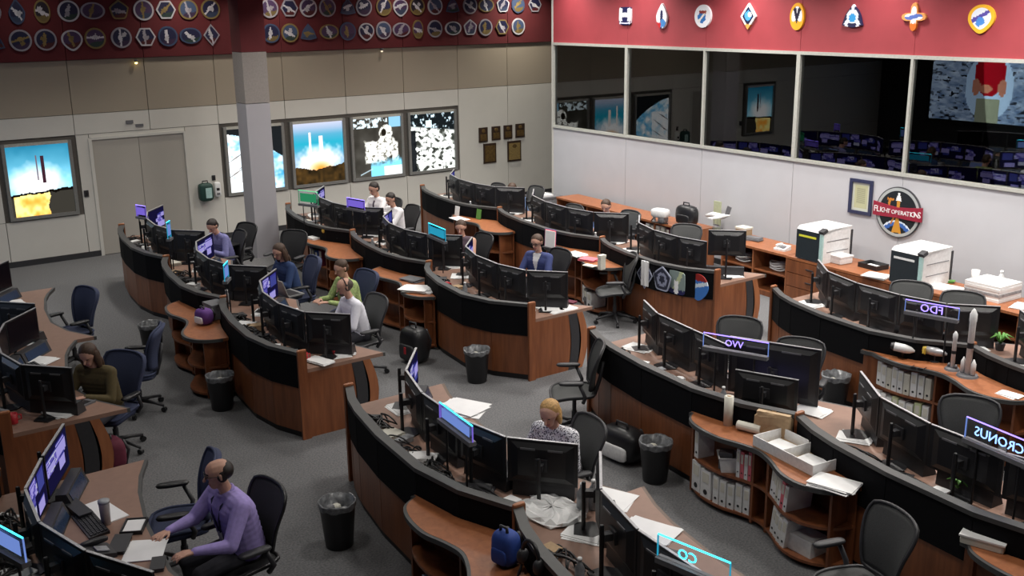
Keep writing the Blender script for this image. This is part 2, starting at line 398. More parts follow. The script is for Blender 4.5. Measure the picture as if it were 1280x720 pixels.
def earth_limb(u, v):
    c = np.array([.10, .11, .12])*np.ones(u.shape+(3,))
    n = vnoise(u, v, 12, 6); st = vnoise((u*.35+v*.65), (v-u)*.5+.5, 16, 7)
    e = v < .92-.75*(u-.0)**1.6*.55
    c = np.where(e[..., None], mix(np.array([.30, .66, .86])*np.ones(u.shape+(3,)), (1, 1, 1), st*1.5-.3+.35*(1-u)), c)
    t = (v < .66) & (u < .5); c = np.where(t[..., None], mix(c, (1, 1, 1), .35+.7*n), c)
    for a, b in ((.15, .55), (.3, .42), (.12, .3), (.34, .22)): c = mix(c, (.30, .27, .25), 1.3-80*abs((v-b)-.5*(u-a))-5*abs(u-a))
    return c
def shuttle_launch(u, v):
    c = mix(np.array([.45, .62, .75])*np.ones(u.shape+(3,)), (.15, .62, .72), 1-abs(v-.66)*4)
    c = mix(c, (.80, .78, .85), (v-.8)*4)
    n = vnoise(u, v, 10, 9)
    c = mix(c, (1, 1, 1), 1.9-np.hypot((u-.5)*2.0, (v-.33)*3.2)*1.5+.8*n-.6)
    st = ((abs(u-.33) < .02) & (v > .45) & (v < .85)) | ((abs(u-.55) < .035) & (v > .45) & (v < .78)); c = np.where(st[..., None], mix(c, (.93, .9, .88), np.ones(u.shape)), c)
    fr = np.hypot((u-.52)*1.6, (v-.24)*3) ; c = mix(c, (1, .62, .25), 1.15-fr*2.4)
    g = v < .2+.12*abs(u-.45)+.05*n; c = np.where(g[..., None], mix(np.array([.08, .07, .05])*np.ones(u.shape+(3,)), (.35, .25, .12), n), c)
    return c
def spacewalk(u, v):
    c = mix(np.array([.16, .15, .13])*np.ones(u.shape+(3,)), (.30, .29, .27), vnoise(u, v, 5, 10))
    n = vnoise(u, v, 18, 11); c = mix(c, (.85, .92, .95), np.where((v > .83) & (u < .72), (n-.42)*7, 0)); c = mix(c, (.55, .78, .92), np.where((v > .82) & (u > .76), .9, 0))
    hd = 1-np.hypot((u-.68)/.15, (v-.74)/.14); bd = 1-np.hypot((u-.68)/.24, (v-.50)/.20); eq = 1-np.maximum(abs(u-.46)/.24, abs(v-.42)/.20); lg = 1-np.maximum(abs(u-.87)/.07, abs(v-.38)/.20)
    m = np.maximum(np.maximum(hd, bd), np.maximum(eq, lg))+.25*(n-.5)
    c = mix(c, (1, 1, .97), m*7); c = mix(c, (.45, .44, .40), np.where(m > .05, (vnoise(u, v, 26, 15)-.56)*6, 0))
    c = mix(c, (.12, .10, .08), (1-np.hypot((u-.64)/.06, (v-.74)/.07))*5)
    lo = .26+.10*(u-.3)-v+.1*(n-.5); c = mix(c, (.50, .82, .95), np.where(u > .34, lo*9, 0)); c = mix(c, (1, 1, 1), np.where((u > .62) & (v < .16), .9, 0))
    return mix(c, (.75, .85, .9), 1-60*abs(v-.05-.35*(u-.15))-np.where((u < .12) | (u > .38), 9, 0))
def station(u, v):
    n = vnoise(u, v, 20, 12); st = vn1((u*.42+v*.55), (v-.5*u)*.6+.35, 26, 13)
    c = mix(np.array([.98, 1, .98])*np.ones(u.shape+(3,)), (.20, .21, .19), (st-.60)*5.5); c = mix(c, (.45, .46, .44), (vn1(u, v, 30, 16)-.68)*4)
    top = v-(.78-.12*u); c = mix(c, (.08, .10, .11), top*30); c = mix(c, (.85, .95, 1), np.where(top > .02, (n-.56)*6, 0))
    c = np.where(((abs(u-.42) < .07) & (abs(v-.82) < .06))[..., None], np.array([.9, 1, 1]), c)
    return mix(c, (.08, .09, .10), np.where((u < .10+.05*n) & (v < .72), .95, 0))
DISP = [(3.30, 4.48, sky_launch, 'rocket rising from a burning launch pad, left of the double doors'),
        (7.33, 8.60, earth_limb, 'white station above the Earth, half hidden by the column'),
        (8.73, 9.98, shuttle_launch, 'shuttle lifting off, just right of the column'),
        (10.10, 11.38, spacewalk, 'astronaut in a white suit against dark space'),
        (11.50, 12.76, station, 'bright tangled white station modules, nearest the plaques')]
for x0, x1, fn, txt in DISP:
    t = thing('wall_display', 'backlit wall display showing ' + txt, 'display', ((x0+x1)/2, BW, .84), 0, 'square displays in the back wall')
    W, Hh = x1-x0, 1.37
    for nm, bx in (('frame', (-W/2, -W/2+.06)), ('frame', (W/2-.06, W/2))):
        MB().box(bx[0], bx[1], -.04, .03, 0, Hh).build(nm, GREYFR, t)
    MB().box(-W/2+.06, W/2-.06, -.04, .03, 0, .06).build('frame', GREYFR, t)
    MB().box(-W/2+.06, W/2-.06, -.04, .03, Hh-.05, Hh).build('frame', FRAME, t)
    o = link('picture', canvas('picture', W-.12, Hh-.11, 90, 90, fn, SCR_WALL, 'xz'), t); o.location = (0, .0, .06+(Hh-.11)/2)
# main display on the front wall (seen mirrored in the window panes)
def red_shirt(u, v):
    n = .6*vnoise(u, v, 16, 21)+.4*vnoise(u, v, 38, 25); n2 = vnoise(u, v, 44, 22)
    c = mix(np.array([.30, .40, .55])*np.ones(u.shape+(3,)), (.85, .92, 1), n*1.3-.2); c = mix(c, (.10, .12, .16), (n2-.62)*6)
    c = np.where((np.hypot((u-.70)/.12, (v-.42)/.40) < 1)[..., None], np.array([.70, .82, .95]), c)
    du, dv = abs(u-.70), v-.54
    c = np.where((((du/(.078-.02*np.clip(-dv/.2, 0, 1)))**3+(abs(dv)/.22)**3) < 1)[..., None], np.array([.62, .06, .12]), c)
    c = np.where(((np.hypot((u-.635)/.022, (v-.42)/.10) < 1) | (np.hypot((u-.765)/.022, (v-.42)/.10) < 1))[..., None], np.array([.72, .48, .40]), c)
    c = np.where((np.hypot((u-.715)/.03, (v-.40)/.05) < 1)[..., None], np.array([.75, .5, .4]), c)
    return np.where(((abs(u-.70) < .055) & (v < .28))[..., None], np.array([.55, .58, .5]), c)
t = thing('main_display', 'large front display with figure in red shirt, mirrored in rightmost window', 'display', (-1.6, 15.35, 1.0), 0)
MB().box(0, .08, -3.1, 3.1, -.06, 2.5).build('frame', BLACK, t)
o = link('picture', canvas('picture', 6.0, 2.35, 120, 60, red_shirt, SCR_MAIN, 'yz'), t); o.location = (.085, 0, 1.23)
# ------------------------------------------------------------------ plaques, switches, wall boxes
PQ = [(13.37, 13.61, 1.40, 1.74), (13.73, 13.97, 1.42, 1.74), (14.07, 14.31, 1.42, 1.74), (14.41, 14.67, 1.43, 1.75), (13.49, 13.84, .90, 1.36), (14.17, 14.56, .88, 1.36)]
for i, (a, b, z0, z1) in enumerate(PQ):
    lb = ('small dark wall plaque, %s from the left in the upper row of four' % ORD[i]) if i < 4 else ('larger bronze plaque in the lower row, %s' % ('left one' if i == 4 else 'right and brighter one'))
    t = thing('wall_plaque', lb, 'plaque', ((a+b)/2, BW, z0), 0, 'plaques on the back wall'); W, Hh = b-a, z1-z0
    MB().box(-W/2, W/2, -.025, 0, 0, Hh).build('board', DKWOOD, t)
    MB().box(-W/2+.035, W/2-.035, -.032, -.025, .04, Hh*.55 if i < 4 else Hh-.05).build('plate', BRONZE if i != 5 else mk('brass_plaque', (.34, .24, .09), .4, .4, var=.25), t)
    MB().sup((0, -.03, Hh*.75), (.05 if i < 4 else .07, .008, .05), 1, 12, 6).build('relief', BRONZE, t)
t = thing('defibrillator_case', 'dark green and black first aid case on wall right of the doors', 'first aid case', (6.85, BW, .82))
MB().sup((0, -.09, .17), (.14, .09, .18), .45).build('case', mk('dark_green_case', (.012, .05, .04), .5), t, True)
MB().obox((.03, -.182, .16), (.12, .01, .2)).build('window', TEAL, t); MB().tube([(-.05, -.09, .34), (-.05, -.09, .39), (.05, -.09, .39), (.05, -.09, .34)], .012).build('handle', BLACK, t)
t = thing('wall_dispenser', 'small white wall dispenser beside the dark green case', 'dispenser', (7.1, BW, .86))
MB().sup((0, -.05, .15), (.065, .05, .15), .4).build('body', WHITEPL, t, True); MB().obox((0, -.10, .16), (.06, .008, .05)).build('window', BLACK, t)
MB().obox((0, -.10, .07), (.06, .02, .04)).build('nozzle', GREYPL, t)
for nm, lb, x, z, ww, hh in (('wall_switch', 'black wall switch between the left display and the doors', 4.64, 1.2, .08, .12), ('wall_switch', 'black square sensor above the white dispenser', 7.06, 1.24, .07, .1)):
    t = thing(nm, lb, 'switch', (x, BW, z)); MB().box(-ww/2, ww/2, -.02, 0, -hh/2, hh/2).build('plate', BLACK2, t); MB().box(-ww/5, ww/5, -.03, -.02, -hh/4, hh/4).build('rocker', BLACK, t)
t = thing('door_sensor', 'pair of tiny grey sensors above the double doors', 'sensor', (5.56, BW, 2.42))
MB().box(-.07, .06, -.03, 0, 0, .06).build('sensor_body', GREYPL, t); MB().box(.1, .24, -.03, 0, -.07, -.02).build('sensor_body', GREYPL, t)
for x, z, lb in ((5.78, 3.53, 'tiny glowing yellow lamp under the red band above the doors'), (10.92, 3.56, 'tiny pale lamp under red band above the spacewalk display')):
    t = thing('indicator_lamp', lb, 'lamp', (x, BW, z)); MB().lathe([(.02, 0), (.035, .02), (.035, .05)], 12, (0, -.05, 0)).build('socket', GREYPL, t)
    MB().sup((0, -.05, -.01), (.026, .026, .02), 1, 10, 6).build('bulb', emit('bulb_yellow', (1, .75, .25), 5) if x < 8 else emit('bulb_pale', (1, .85, .6), 1.2), t, True)
# ------------------------------------------------------------------ mission patches on the back wall band
PAL = [(.76, .75, .78), (.11, .12, .25), (.36, .12, .14), (.52, .44, .26), (.24, .30, .42), (.62, .60, .64), (.12, .11, .16), (.27, .19, .33), (.18, .28, .26)]
PALN = ['white', 'navy', 'red', 'gold', 'blue', 'grey', 'black', 'violet', 'green']
def patch_paint(seed):
    r = np.random.default_rng(seed); rim, field, fig, acc = r.choice([0, 5, 4, 3, 0, 5]), r.choice([1, 6, 4, 7, 1]), r.choice([0, 5, 0, 3]), r.choice([2, 3, 4, 8, 7])
    cx, cy = r.uniform(-.3, .3, 2); an = r.uniform(0, PI)
    def f(u, v, rr):
        c = np.array(PAL[field])*np.ones(u.shape+(3,))
        a = u*math.cos(an)+v*math.sin(an); b = -u*math.sin(an)+v*math.cos(an)
        c = np.where((v < -.35+.2*u)[..., None], np.array(PAL[acc])*.8, c)
        c = np.where(((abs(b-.1) < .16*(1.1-abs(a))) & (abs(a) < .75))[..., None], np.array(PAL[fig]), c)
        c = np.where((np.hypot(u-cx, v-cy) < .22)[..., None], np.array(PAL[fig])*.9, c)
        return np.where((rr > .84)[..., None], np.array(PAL[rim])*.95, c)
    return f, PALN[rim], PALN[field]
KINDS = ['round']*7+['oval', 'hexagonal', 'triangular', 'shield', 'tall oval', 'pentagonal', 'round']
CENTX = {(0, 0): [3.42, 3.85, 4.26, 4.70, 5.11, 5.57, 6.01, 6.42, 6.84, 7.27], (0, 1): [3.42, 3.85, 4.26, 4.70, 5.10, 5.56, 6.00, 6.41, 6.84, 7.25],
         (1, 0): [8.46, 8.88, 9.29, 9.71, 10.17, 10.54, 11.01, 11.41, 11.82, 12.27, 12.72, 13.18, 13.61, 14.07, 14.49, 14.97],
         (1, 1): [8.46, 8.86, 9.26, 9.72, 10.14, 10.57, 10.98, 11.41, 11.82, 12.25, 12.72, 13.17, 13.58, 14.04, 14.49]}
SET = {(0, 0, 1): 'rocket-shaped', (0, 0, 4): 'oval', (0, 1, 6): 'hexagonal', (0, 1, 9): 'diamond', (1, 0, 10): 'triangular', (1, 1, 3): 'oval', (1, 1, 7): 'oval'}
sd = 100
for (side, row), xs in CENTX.items():
    for i, x in enumerate(xs):
        sd += 1; kind = SET.get((side, row, i)) or KINDS[sd*5 % len(KINDS)]; f, rn, fn_ = patch_paint(sd)
        me = emblem_mesh(kind, .185 if kind != 'oval' else .19, f, 'b', rings=6, n=24)
        single('mission_patch', '%s %s mission patch, %s from left in %s row %s of column' % (fn_, kind, ORD[i], 'upper' if row == 0 else 'lower', 'left' if side == 0 else 'right'),
               'emblem', me, (x, BW-.04, 4.46 if row == 0 else 3.98), 0, 'mission patches on the red band')
# emblems on the right red band
def em_h(u, v, r):
    c = np.array([.08, .10, .30])*np.ones(u.shape+(3,)); c = np.where(((abs(u) > .38) & (v > -.5) & (v < .75))[..., None], np.array([.95, .95, .97]), c)
    c = np.where(((abs(v-.1) < .22) & (abs(u) < .5))[..., None], np.array([.92, .92, .95]), c); return np.where(((v < -.6) & (v > -.75))[..., None], np.array([.85, .85, .9]), c)
def em_rocket(u, v, r):
    c = np.array([.93, .93, .95])*np.ones(u.shape+(3,)); c = np.where((abs(u) < .16) [..., None] & (v < .5)[..., None], np.array([.12, .14, .3]), c)
    c = np.where((np.hypot(u-.2, v+.65) < .38)[..., None], np.array([.25, .5, .75]), c); return np.where(((u < -.1) & (v < -.6))[..., None], np.array([.75, .12, .15]), c)
def em_round(u, v, r):
    c = np.array([.95, .95, .97])*np.ones(u.shape+(3,)); c = np.where((np.hypot(u+.1, v+.1) < .5)[..., None], np.array([.15, .45, .75]), c)
    c = np.where(((abs(u-v) < .15) & (r < .75))[..., None], np.array([.92, .92, .9]), c); return np.where(((abs(v-.35) < .12) & (abs(u) < .4))[..., None], np.array([.55, .2, .15]), c)
def em_shield(u, v, r):
    c = np.array([.95, .95, .95])*np.ones(u.shape+(3,)); c = np.where((r < .72)[..., None], np.array([.08, .10, .22]), c)
    c = np.where((np.hypot(u, v-.05) < .4)[..., None], np.array([.3, .6, .85]), c); c = np.where((np.hypot(u-.2, v-.15) < .22)[..., None], np.array([.9, .93, .95]), c)
    return np.where((v < -.7)[..., None], np.array([.85, .6, .3]), c)
def em_yellow(u, v, r):
    c = np.array([.95, .68, .15])*np.ones(u.shape+(3,)); c = np.where(((r < .74) & (v > -.35))[..., None], np.array([.94, .94, .96]), c)
    c = np.where(((abs(abs(u)-.3*(v+.2)) < .14) & (r < .7))[..., None], np.array([.10, .08, .2]), c); return c
def em_tri(u, v, r):
    c = np.array([.10, .12, .28])*np.ones(u.shape+(3,)); c = np.where(((np.hypot(u, v) < .55) | ((abs(u) < .14) & (v > 0)))[..., None], np.array([.9, .93, .96]), c)
    c = np.where((np.hypot(u, v+.08) < .32)[..., None], np.array([.2, .6, .85]), c); return np.where(((v < -.3) & (abs(abs(u)-.55) < .15))[..., None], np.array([.92, .92, .95]), c)
def em_cross(u, v, r):
    c = np.array([.90, .62, .35])*np.ones(u.shape+(3,)); c = np.where((r < .8)[..., None], np.array([.93, .93, .95]), c)
    c = np.where(((abs(v-.3*u) < .16) & (r < .8))[..., None], np.array([.35, .45, .75]), c); return np.where(((v < -.45) & (abs(u) < .3))[..., None], np.array([.85, .45, .15]), c)
def em_gold(u, v, r):
    c = np.array([.95, .72, .18])*np.ones(u.shape+(3,)); c = np.where((r < .78)[..., None], np.array([.90, .92, .96]), c)
    c = np.where(((abs(v-.5*u-.1) < .14) & (r < .8))[..., None], np.array([.35, .3, .65]), c); return np.where((np.hypot(u+.05, v+.3) < .32)[..., None], np.array([.3, .55, .85]), c)
EM = [(15.08, 'square', em_h, 'square navy emblem with a white H shape'), (14.10, 'rocket-shaped', em_rocket, 'tall white rocket-shaped emblem with red foot'),
      (13.09, 'round', em_round, 'round white emblem with a blue centre'), (12.07, 'diamond', em_shield, 'white-edged diamond emblem with dark centre'),
      (11.07, 'tall oval', em_yellow, 'yellow-edged tall oval emblem'), (10.04, 'triangular', em_tri, 'navy and white triangular emblem with light blue globe'),
      (9.02, 'four-lobed', em_cross, 'orange-edged four-lobed star emblem'), (8.01, 'shield', em_gold, 'gold-edged shield emblem, rightmost on the red wall')]
for y, k, f, lb in EM:
    single('wall_emblem', lb+' on the right red band', 'emblem', emblem_mesh(k, .19, f, 'r', .04, 8), (RW, y, 4.245), 0, 'emblems on the right red band')
# ------------------------------------------------------------------ text helper
def text_mesh(name, s, size, extrude, mat, align='CENTER'):
    cu = bpy.data.curves.new(name, 'FONT'); cu.body = s; cu.size = size; cu.extrude = extrude; cu.align_x = align; cu.align_y = 'CENTER'; cu.resolution_u = 2
    o = bpy.data.objects.new(name, cu); COL.objects.link(o)
    dg = bpy.context.evaluated_depsgraph_get(); dg.update()
    me = bpy.data.meshes.new_from_object(o.evaluated_get(dg)); bpy.data.objects.remove(o); bpy.data.curves.remove(cu)
    me.materials.clear(); me.materials.append(mat); return me
# ------------------------------------------------------------------ big round emblem and certificate on the right wall
def flight_paint(u, v, r):
    c = np.array([.06, .09, .11])*np.ones(u.shape+(3,))
    c = np.where((r > .84)[..., None], np.array([.66, .68, .68]), c); c = np.where((r > .95)[..., None], np.array([.22, .22, .24]), c)
    arc = np.hypot(u, v+1.05); c = np.where(((abs(arc-.62) < .10) & (r < .84))[..., None], np.array([.20, .38, .68]), c)
    c = np.where(((abs(arc-.70) < .03) & (r < .84))[..., None], np.array([.85, .9, .95]), c)
    pl = (abs(u) < .07+.28*np.clip(-.25-v, 0, 1)) & (v < .52) & (v > -.82); c = np.where(pl[..., None], np.array([.78, .55, .18]), c)
    sh = (abs(u) < .13*np.clip(.82-v, 0, .33)/.33*.9) & (v > .45) & (v < .82); c = np.where(sh[..., None], np.array([.95, .95, .95]), c)
    sg = ((abs(u+.42-.25*abs(v-.3)) < .05) & (abs(v-.2) < .32)) | ((abs(v+u*.0-.48) < .04) & (u < -.2) & (u > -.5)) | ((abs(u+.3-.45*(v+.55)) < .05) & (v < -.1) & (v > -.5))
    return np.where((sg & (r < .84))[..., None], np.array([.75, .48, .16]), c)
t = thing('operations_emblem', 'large round emblem reading FLIGHT OPERATIONS on a red banner, right wall', 'emblem', (RW-.002, 9.01, 1.47))
link('disc', emblem_mesh('round', .375, flight_paint, 'r', .03, 26, 96), t)
bn = MB(); pts = []
for k in range(21):
    a = -1+k/10.; pts.append((a*.41, .02+.05*(1-a*a)*-.4))
top = [(-y, z+.075+.03*abs(y/.41)) for y, z in pts]; bot = [(-y, z-.075-.03*abs(y/.41)) for y, z in pts]
bn.prism_x(top+bot[::-1], -.05, -.03)
bno = bn.build('banner', mk('banner_red', (.28, .012, .035), .5), t)
word = 'FLIGHT OPERATIONS'; lw = [.036 if ch_ == 'I' else .052 for ch_ in word]; lw[6] = .028; tot = sum(lw); s0 = -tot/2
for ch_, w_ in zip(word, lw):
    cx_ = s0+w_/2; s0 += w_
    if ch_ == ' ': continue
    k_ = cx_/(tot/2); me = text_mesh('letter', ch_, .085+.05*k_*k_, .002, mk('letter_white', (.85, .85, .85), .5))
    me.transform(Matrix(((0, 0, -1, 0), (-1, 0, 0, 0), (0, 1, 0, 0), (0, 0, 0, 1))))
    o = link('letter', me, bno); o.location = (-.053, -cx_*.95, .012*k_*k_)
t = thing('framed_certificate', 'dark blue framed certificate left of the round emblem', 'certificate', (RW, 9.68, 1.34)); W, Hh = .41, .53
for bx in ((-.03, 0, -W/2, W/2, 0, .05), (-.03, 0, -W/2, W/2, Hh-.05, Hh), (-.03, 0, -W/2, -W/2+.05, .05, Hh-.05), (-.03, 0, W/2-.05, W/2, .05, Hh-.05)):
    MB().box(*bx).build('frame', mk('frame_navy', (.03, .035, .08), .4), t)
def cert(u, v):
    c = np.array([.78, .79, .74])*np.ones(u.shape+(3,)); inn = (abs(u-.5) < .38) & (abs(v-.5) < .42); c = np.where(inn[..., None], np.array([.72, .72, .58]), c)
    ln = inn & ((v*22 % 1) < .4) & (abs(u-.5) < .26) & (v > .25) & (v < .8); return np.where(ln[..., None], np.array([.55, .55, .46]), c)
o = link('certificate_sheet', canvas('sheet', W-.1, Hh-.1, 24, 44, cert, PRINT, '-yz'), t); o.location = (-.008, 0, Hh/2)
# ------------------------------------------------------------------ consoles
ROWX = {'G': 1.15, 'A': 4.15, 'D': 4.15, 'B': 7.15, 'E': 7.15, 'C': 10.1, 'F': 10.1}
def x0(row, y): return ROWX[row]+.05*(y-9)
UNIT = {'A1': (17.85, 15.10), 'A2': (15.10, 12.42), 'A3': (12.42, 9.82), 'B1': (17.85, 15.02), 'B2': (15.02, 12.42), 'B3': (12.42, 9.80),
        'C1': (18.0, 15.1), 'C2': (15.1, 12.1), 'C3': (12.1, 9.55), 'D1': (8.58, 5.62), 'D2': (5.62, 2.75), 'E1': (8.56, 5.55), 'E2': (5.55, 2.6),
        'F1': (8.50, 5.72), 'F2': (5.72, 2.9), 'G2': (15.1, 12.42), 'G3': (12.42, 9.85), 'G4': (8.55, 5.6)}
DESC = {'A1': 'console nearest the double doors', 'A2': 'console of the woman in dark blue', 'A3': 'console of the man in white shirt with headset',
        'B1': 'console of the two men in white shirts', 'B2': 'console of the woman beside the cyan sign', 'B3': 'console of the woman in blue blazer',
        'C1': 'console below the wall plaques', 'C2': 'console of the blue-lit man', 'C3': 'console hung with emblem placards',
        'D1': 'console of the blonde woman', 'D2': 'bottom centre console with cyan sign', 'E1': 'console with the VVO sign', 'E2': 'console with the CRONUS sign',
        'F1': 'console with the FDO sign', 'F2': 'console at the right edge', 'G2': 'left edge console with empty blue chair', 'G3': 'console of the woman in olive cardigan', 'G4': 'console of the man in purple shirt'}
BOW = {'F1': 1.35, 'B3': 1.3, 'C3': 1.0, 'A1': .7, 'A2': .75, 'A3': .75, 'B2': .75, 'C2': .9, 'D1': .85, 'E1': .9}
DEEP = {'G4': .18, 'G2': .24, 'G3': .10, 'D2': .24, 'D1': .06}
SHX = {'G4': -.12, 'G2': .2, 'G3': .12}
PROF = [(0, 0), (.10, -.13), (.2, -.21), (.4, -.30), (.66, -.335), (.84, -.23), (1, 0)]
DT = .775
def unit_line(k):
    yf, yn = UNIT[k]; b = BOW.get(k, 1.0)
    return [(x0(k[0], yf+(yn-yf)*v)+d*b+SHX.get(k, 0), yf+(yn-yf)*v) for v, d in PROF]
def lerp_line(L, y):
    for p, q in zip(L, L[1:]):
        if q[1] <= y <= p[1]: t = (p[1]-y)/(p[1]-q[1]); return p[0]+(q[0]-p[0])*t
    return L[0][0] if y > L[0][1] else L[-1][0]
def mon_line(k):
    yf, yn = UNIT[k]
    if k == 'E1': return [(7.74, 8.36), (7.50, 7.88), (7.39, 7.24), (7.30, 6.67), (7.66, 5.84)]
    if k == 'G4': return [(1.60, 8.56), (1.29, 7.93), (1.08, 7.44), (1.05, 6.86), (1.20, 6.29), (1.46, 5.78)]
    return [(x0(k[0], yf+(yn-yf)*v)+d+SHX.get(k, 0), yf+(yn-yf)*v) for v, d in ((.04, .72), (.21, .34), (.41, .19), (.63, .17), (.82, .28), (.97, .66))]
CAT = 'console'
def bowed(xa, xb, bow, n=8, z1=.735):
    L = []; R = []
    for i in range(n+1):
        z = z1*i/n; b = bow*math.sin(PI*i/n); L.append((xa+b*.55, z)); R.append((xb+b, z))
    return L+R[::-1]
for k, (yf, yn) in UNIT.items():
    L = unit_line(k); row = k[0]
    t = thing('control_console', {'A': 'wood', 'B': 'wood', 'C': 'wood', 'D': 'wood', 'E': 'wood', 'F': 'wood', 'G': 'wood'}[row]+' and black curved '+DESC[k], CAT, (L[3][0]+.4, L[3][1], 0), 0, 'curved control consoles')
    off = Vector((L[3][0]+.4, L[3][1]))
    S = lambda P, dx=0: [(p[0]-off.x+dx, p[1]-off.y) for p in P]
    for i in range(len(L)-1):
        a, b = L[i], L[i+1]
        g = .003
        seg = [(a[0], a[1]-g), (b[0], b[1]+g)]
        MB().ribbon(S(seg), S(seg, .05), .07, .57).build('wood_panel', WOOD, t)
        MB().ribbon(S(seg, -.012), S(seg, .05), .575, .945).build('fabric_panel', FABRIC, t)
    MB().ribbon(S(L, .02), S(L, .05), .0, .07).build('plinth', BLACK, t)
    MB().ribbon(S(L, -.022), S(L, .065), .945, .982).build('cap', CAP, t)
    inner = [(p[0]+((1.03 if 0 < i < 6 else 1.02)+DEEP.get(k, 0)), p[1]) for i, p in enumerate(L)]
    DM = LAMIN
    MB().ribbon(S(L, .05), S(inner, -.03), DT-.04, DT).build('desk_top', DM, t)
    MB().ribbon(S(inner, -.03), S(inner), DT-.045, DT-.002).build('edge_band', EDGE if row != 'D' else mk('edge_band_brown', (.12, .075, .05), .5), t)
    for e, y in ((0, yf), (1, yn)):
        aisle = (e == 1 and abs(y-9.7) < .4) or (e == 0 and abs(y-8.55) < .3)
        first = e == 0 and y > 17
        if e == 0 and not aisle and not first: 
            continue
        xe = x0(row, y)-off.x+SHX.get(k, 0); ye = y-off.y; sgn = -1 if e else 1
        p = MB().box(xe-.03, xe+.07, ye-(.03 if e else .0), ye+(.0 if e else .03), 0, .995).build('post', WOOD, t)
        MB().sup((xe+.02, ye+sgn*.015, .995), (.055, .02, .016), .6, 12, 6).build('post_cap', WOODL, p)
        y0_, y1_ = sorted((ye+sgn*.0, ye-sgn*.045))
        MB().prism_y([(q[0]+xe, q[1]) for q in [(.07, 0)]+[(.07, DT-.04)]+bowed(0, .60, .05)[9:]], y0_, y1_).build('end_panel', WOOD, t)
        if aisle or first:
            MB().prism_y([(q[0]+xe, q[1]) for q in bowed(.60, .74, .07)], y0_, y1_).build('curved_leg', BLACK2, t)
            MB().prism_y([(q[0]+xe, q[1]) for q in bowed(.735, .83, .09)], y0_, y1_).build('curved_leg', WOODL, t)
# ------------------------------------------------------------------ monitors
MW, MH = .56, .355
def mon_shell(W, Hh, zb):
    """back shell, trim and foot of a flat monitor; origin on the desk, screen facing +X"""
    zt = zb+Hh; mh = MB(); mh.box(-.018, 0, -W/2, W/2, zb, zt)
    mh.add([(-.018, -W/2+.03, zb+.02), (-.018, W/2-.03, zb+.02), (-.018, W/2-.03, zt-.02), (-.018, -W/2+.03, zt-.02),
            (-.045, -W/2+.09, zb+.07), (-.045, W/2-.09, zb+.07), (-.045, W/2-.09, zt-.06), (-.045, -W/2+.09, zt-.06)],
           [(4, 5, 6, 7), (0, 1, 5, 4), (1, 2, 6, 5), (2, 3, 7, 6), (3, 0, 4, 7)])
    zm = zb+Hh*.48
    return [('housing', mh.mesh('housing', BLACK), [('vent', MB().box(-.048, -.03, -W*.3, -W*.09, zt-.07, zt-.055).mesh('vent', GREYPL)), ('vent', MB().box(-.048, -.03, W*.09, W*.3, zt-.07, zt-.055).mesh('vent', GREYPL)),
              ('top_edge', MB().box(-.019, .001, -W/2, W/2, zt, zt+.006).mesh('top_edge', SILVER))]),
            ('mount', MB().box(-.06, -.045, -.05, .05, zm-.05, zm+.05).obox((-.09, 0, zm), (.06, .05, .05)).mesh('mount', BLACK2)),
            ('pole', MB().lathe([(.016, .01), (.016, zm+.08), (.012, zm+.09)], 10, (-.13, 0, 0)).mesh('pole', BLACK)),
            ('base', MB().prism([(-.20, -.08), (-.06, -.11), (.02, -.05), (.02, .05), (-.06, .11), (-.20, .08)], 0, .012).mesh('base', BLACK))]
MSTD = mon_shell(MW, MH, .13); MBIG = mon_shell(.88, .56, .02); MSUB = mon_shell(.60, .32, .03); MTALL = mon_shell(MW, MH, .30)
def ui(seed):
    r = np.random.default_rng(seed); W = [(r.uniform(0, .7), r.uniform(0, .6), r.uniform(.2, .5), r.uniform(.2, .45), r.choice([0, 0, 1, 2])) for _ in range(6)]
    def f(u, v):
        c = np.array([.10, .09, .24])*np.ones(u.shape+(3,))
        for a, b, w_, h_, q in W:
            m = (u > a) & (u < a+w_) & (v > b) & (v < b+h_); c = np.where(m[..., None], np.array([(.70, .66, .95), (.80, .80, .92), (.28, .30, .62)][q]), c)
            c = np.where((m & (v > b+h_-.05))[..., None], np.array([.25, .25, .6]), c)
            c = np.where((m & (((v-b)*26 % 1) < .35) & (vnoise(u, v, 14, seed+3) > .45) & (v < b+h_-.08))[..., None], np.array([.42, .38, .75]), c)
        return c
    return f
def ui_mesh(i, W, Hh, zb):
    me = canvas('screen', W-.03, Hh-.03, 40, 26, ui(50+i), SCR_MON, 'yz'); me.transform(Matrix.Translation((.0015, 0, zb+Hh/2))); return me
UIM = [ui_mesh(i, MW, MH, .13) for i in range(4)]; UIB = ui_mesh(1, .88, .56, .02); UIT = ui_mesh(2, MW, MH, .30); UIS = ui_mesh(3, .60, .32, .03)
UIOFF = MB().box(0, .0015, -MW/2+.015, MW/2-.015, .145, .115+MH).mesh('screen', mk('screen_off', (.008, .006, .010), .25))
MONPOS = {}
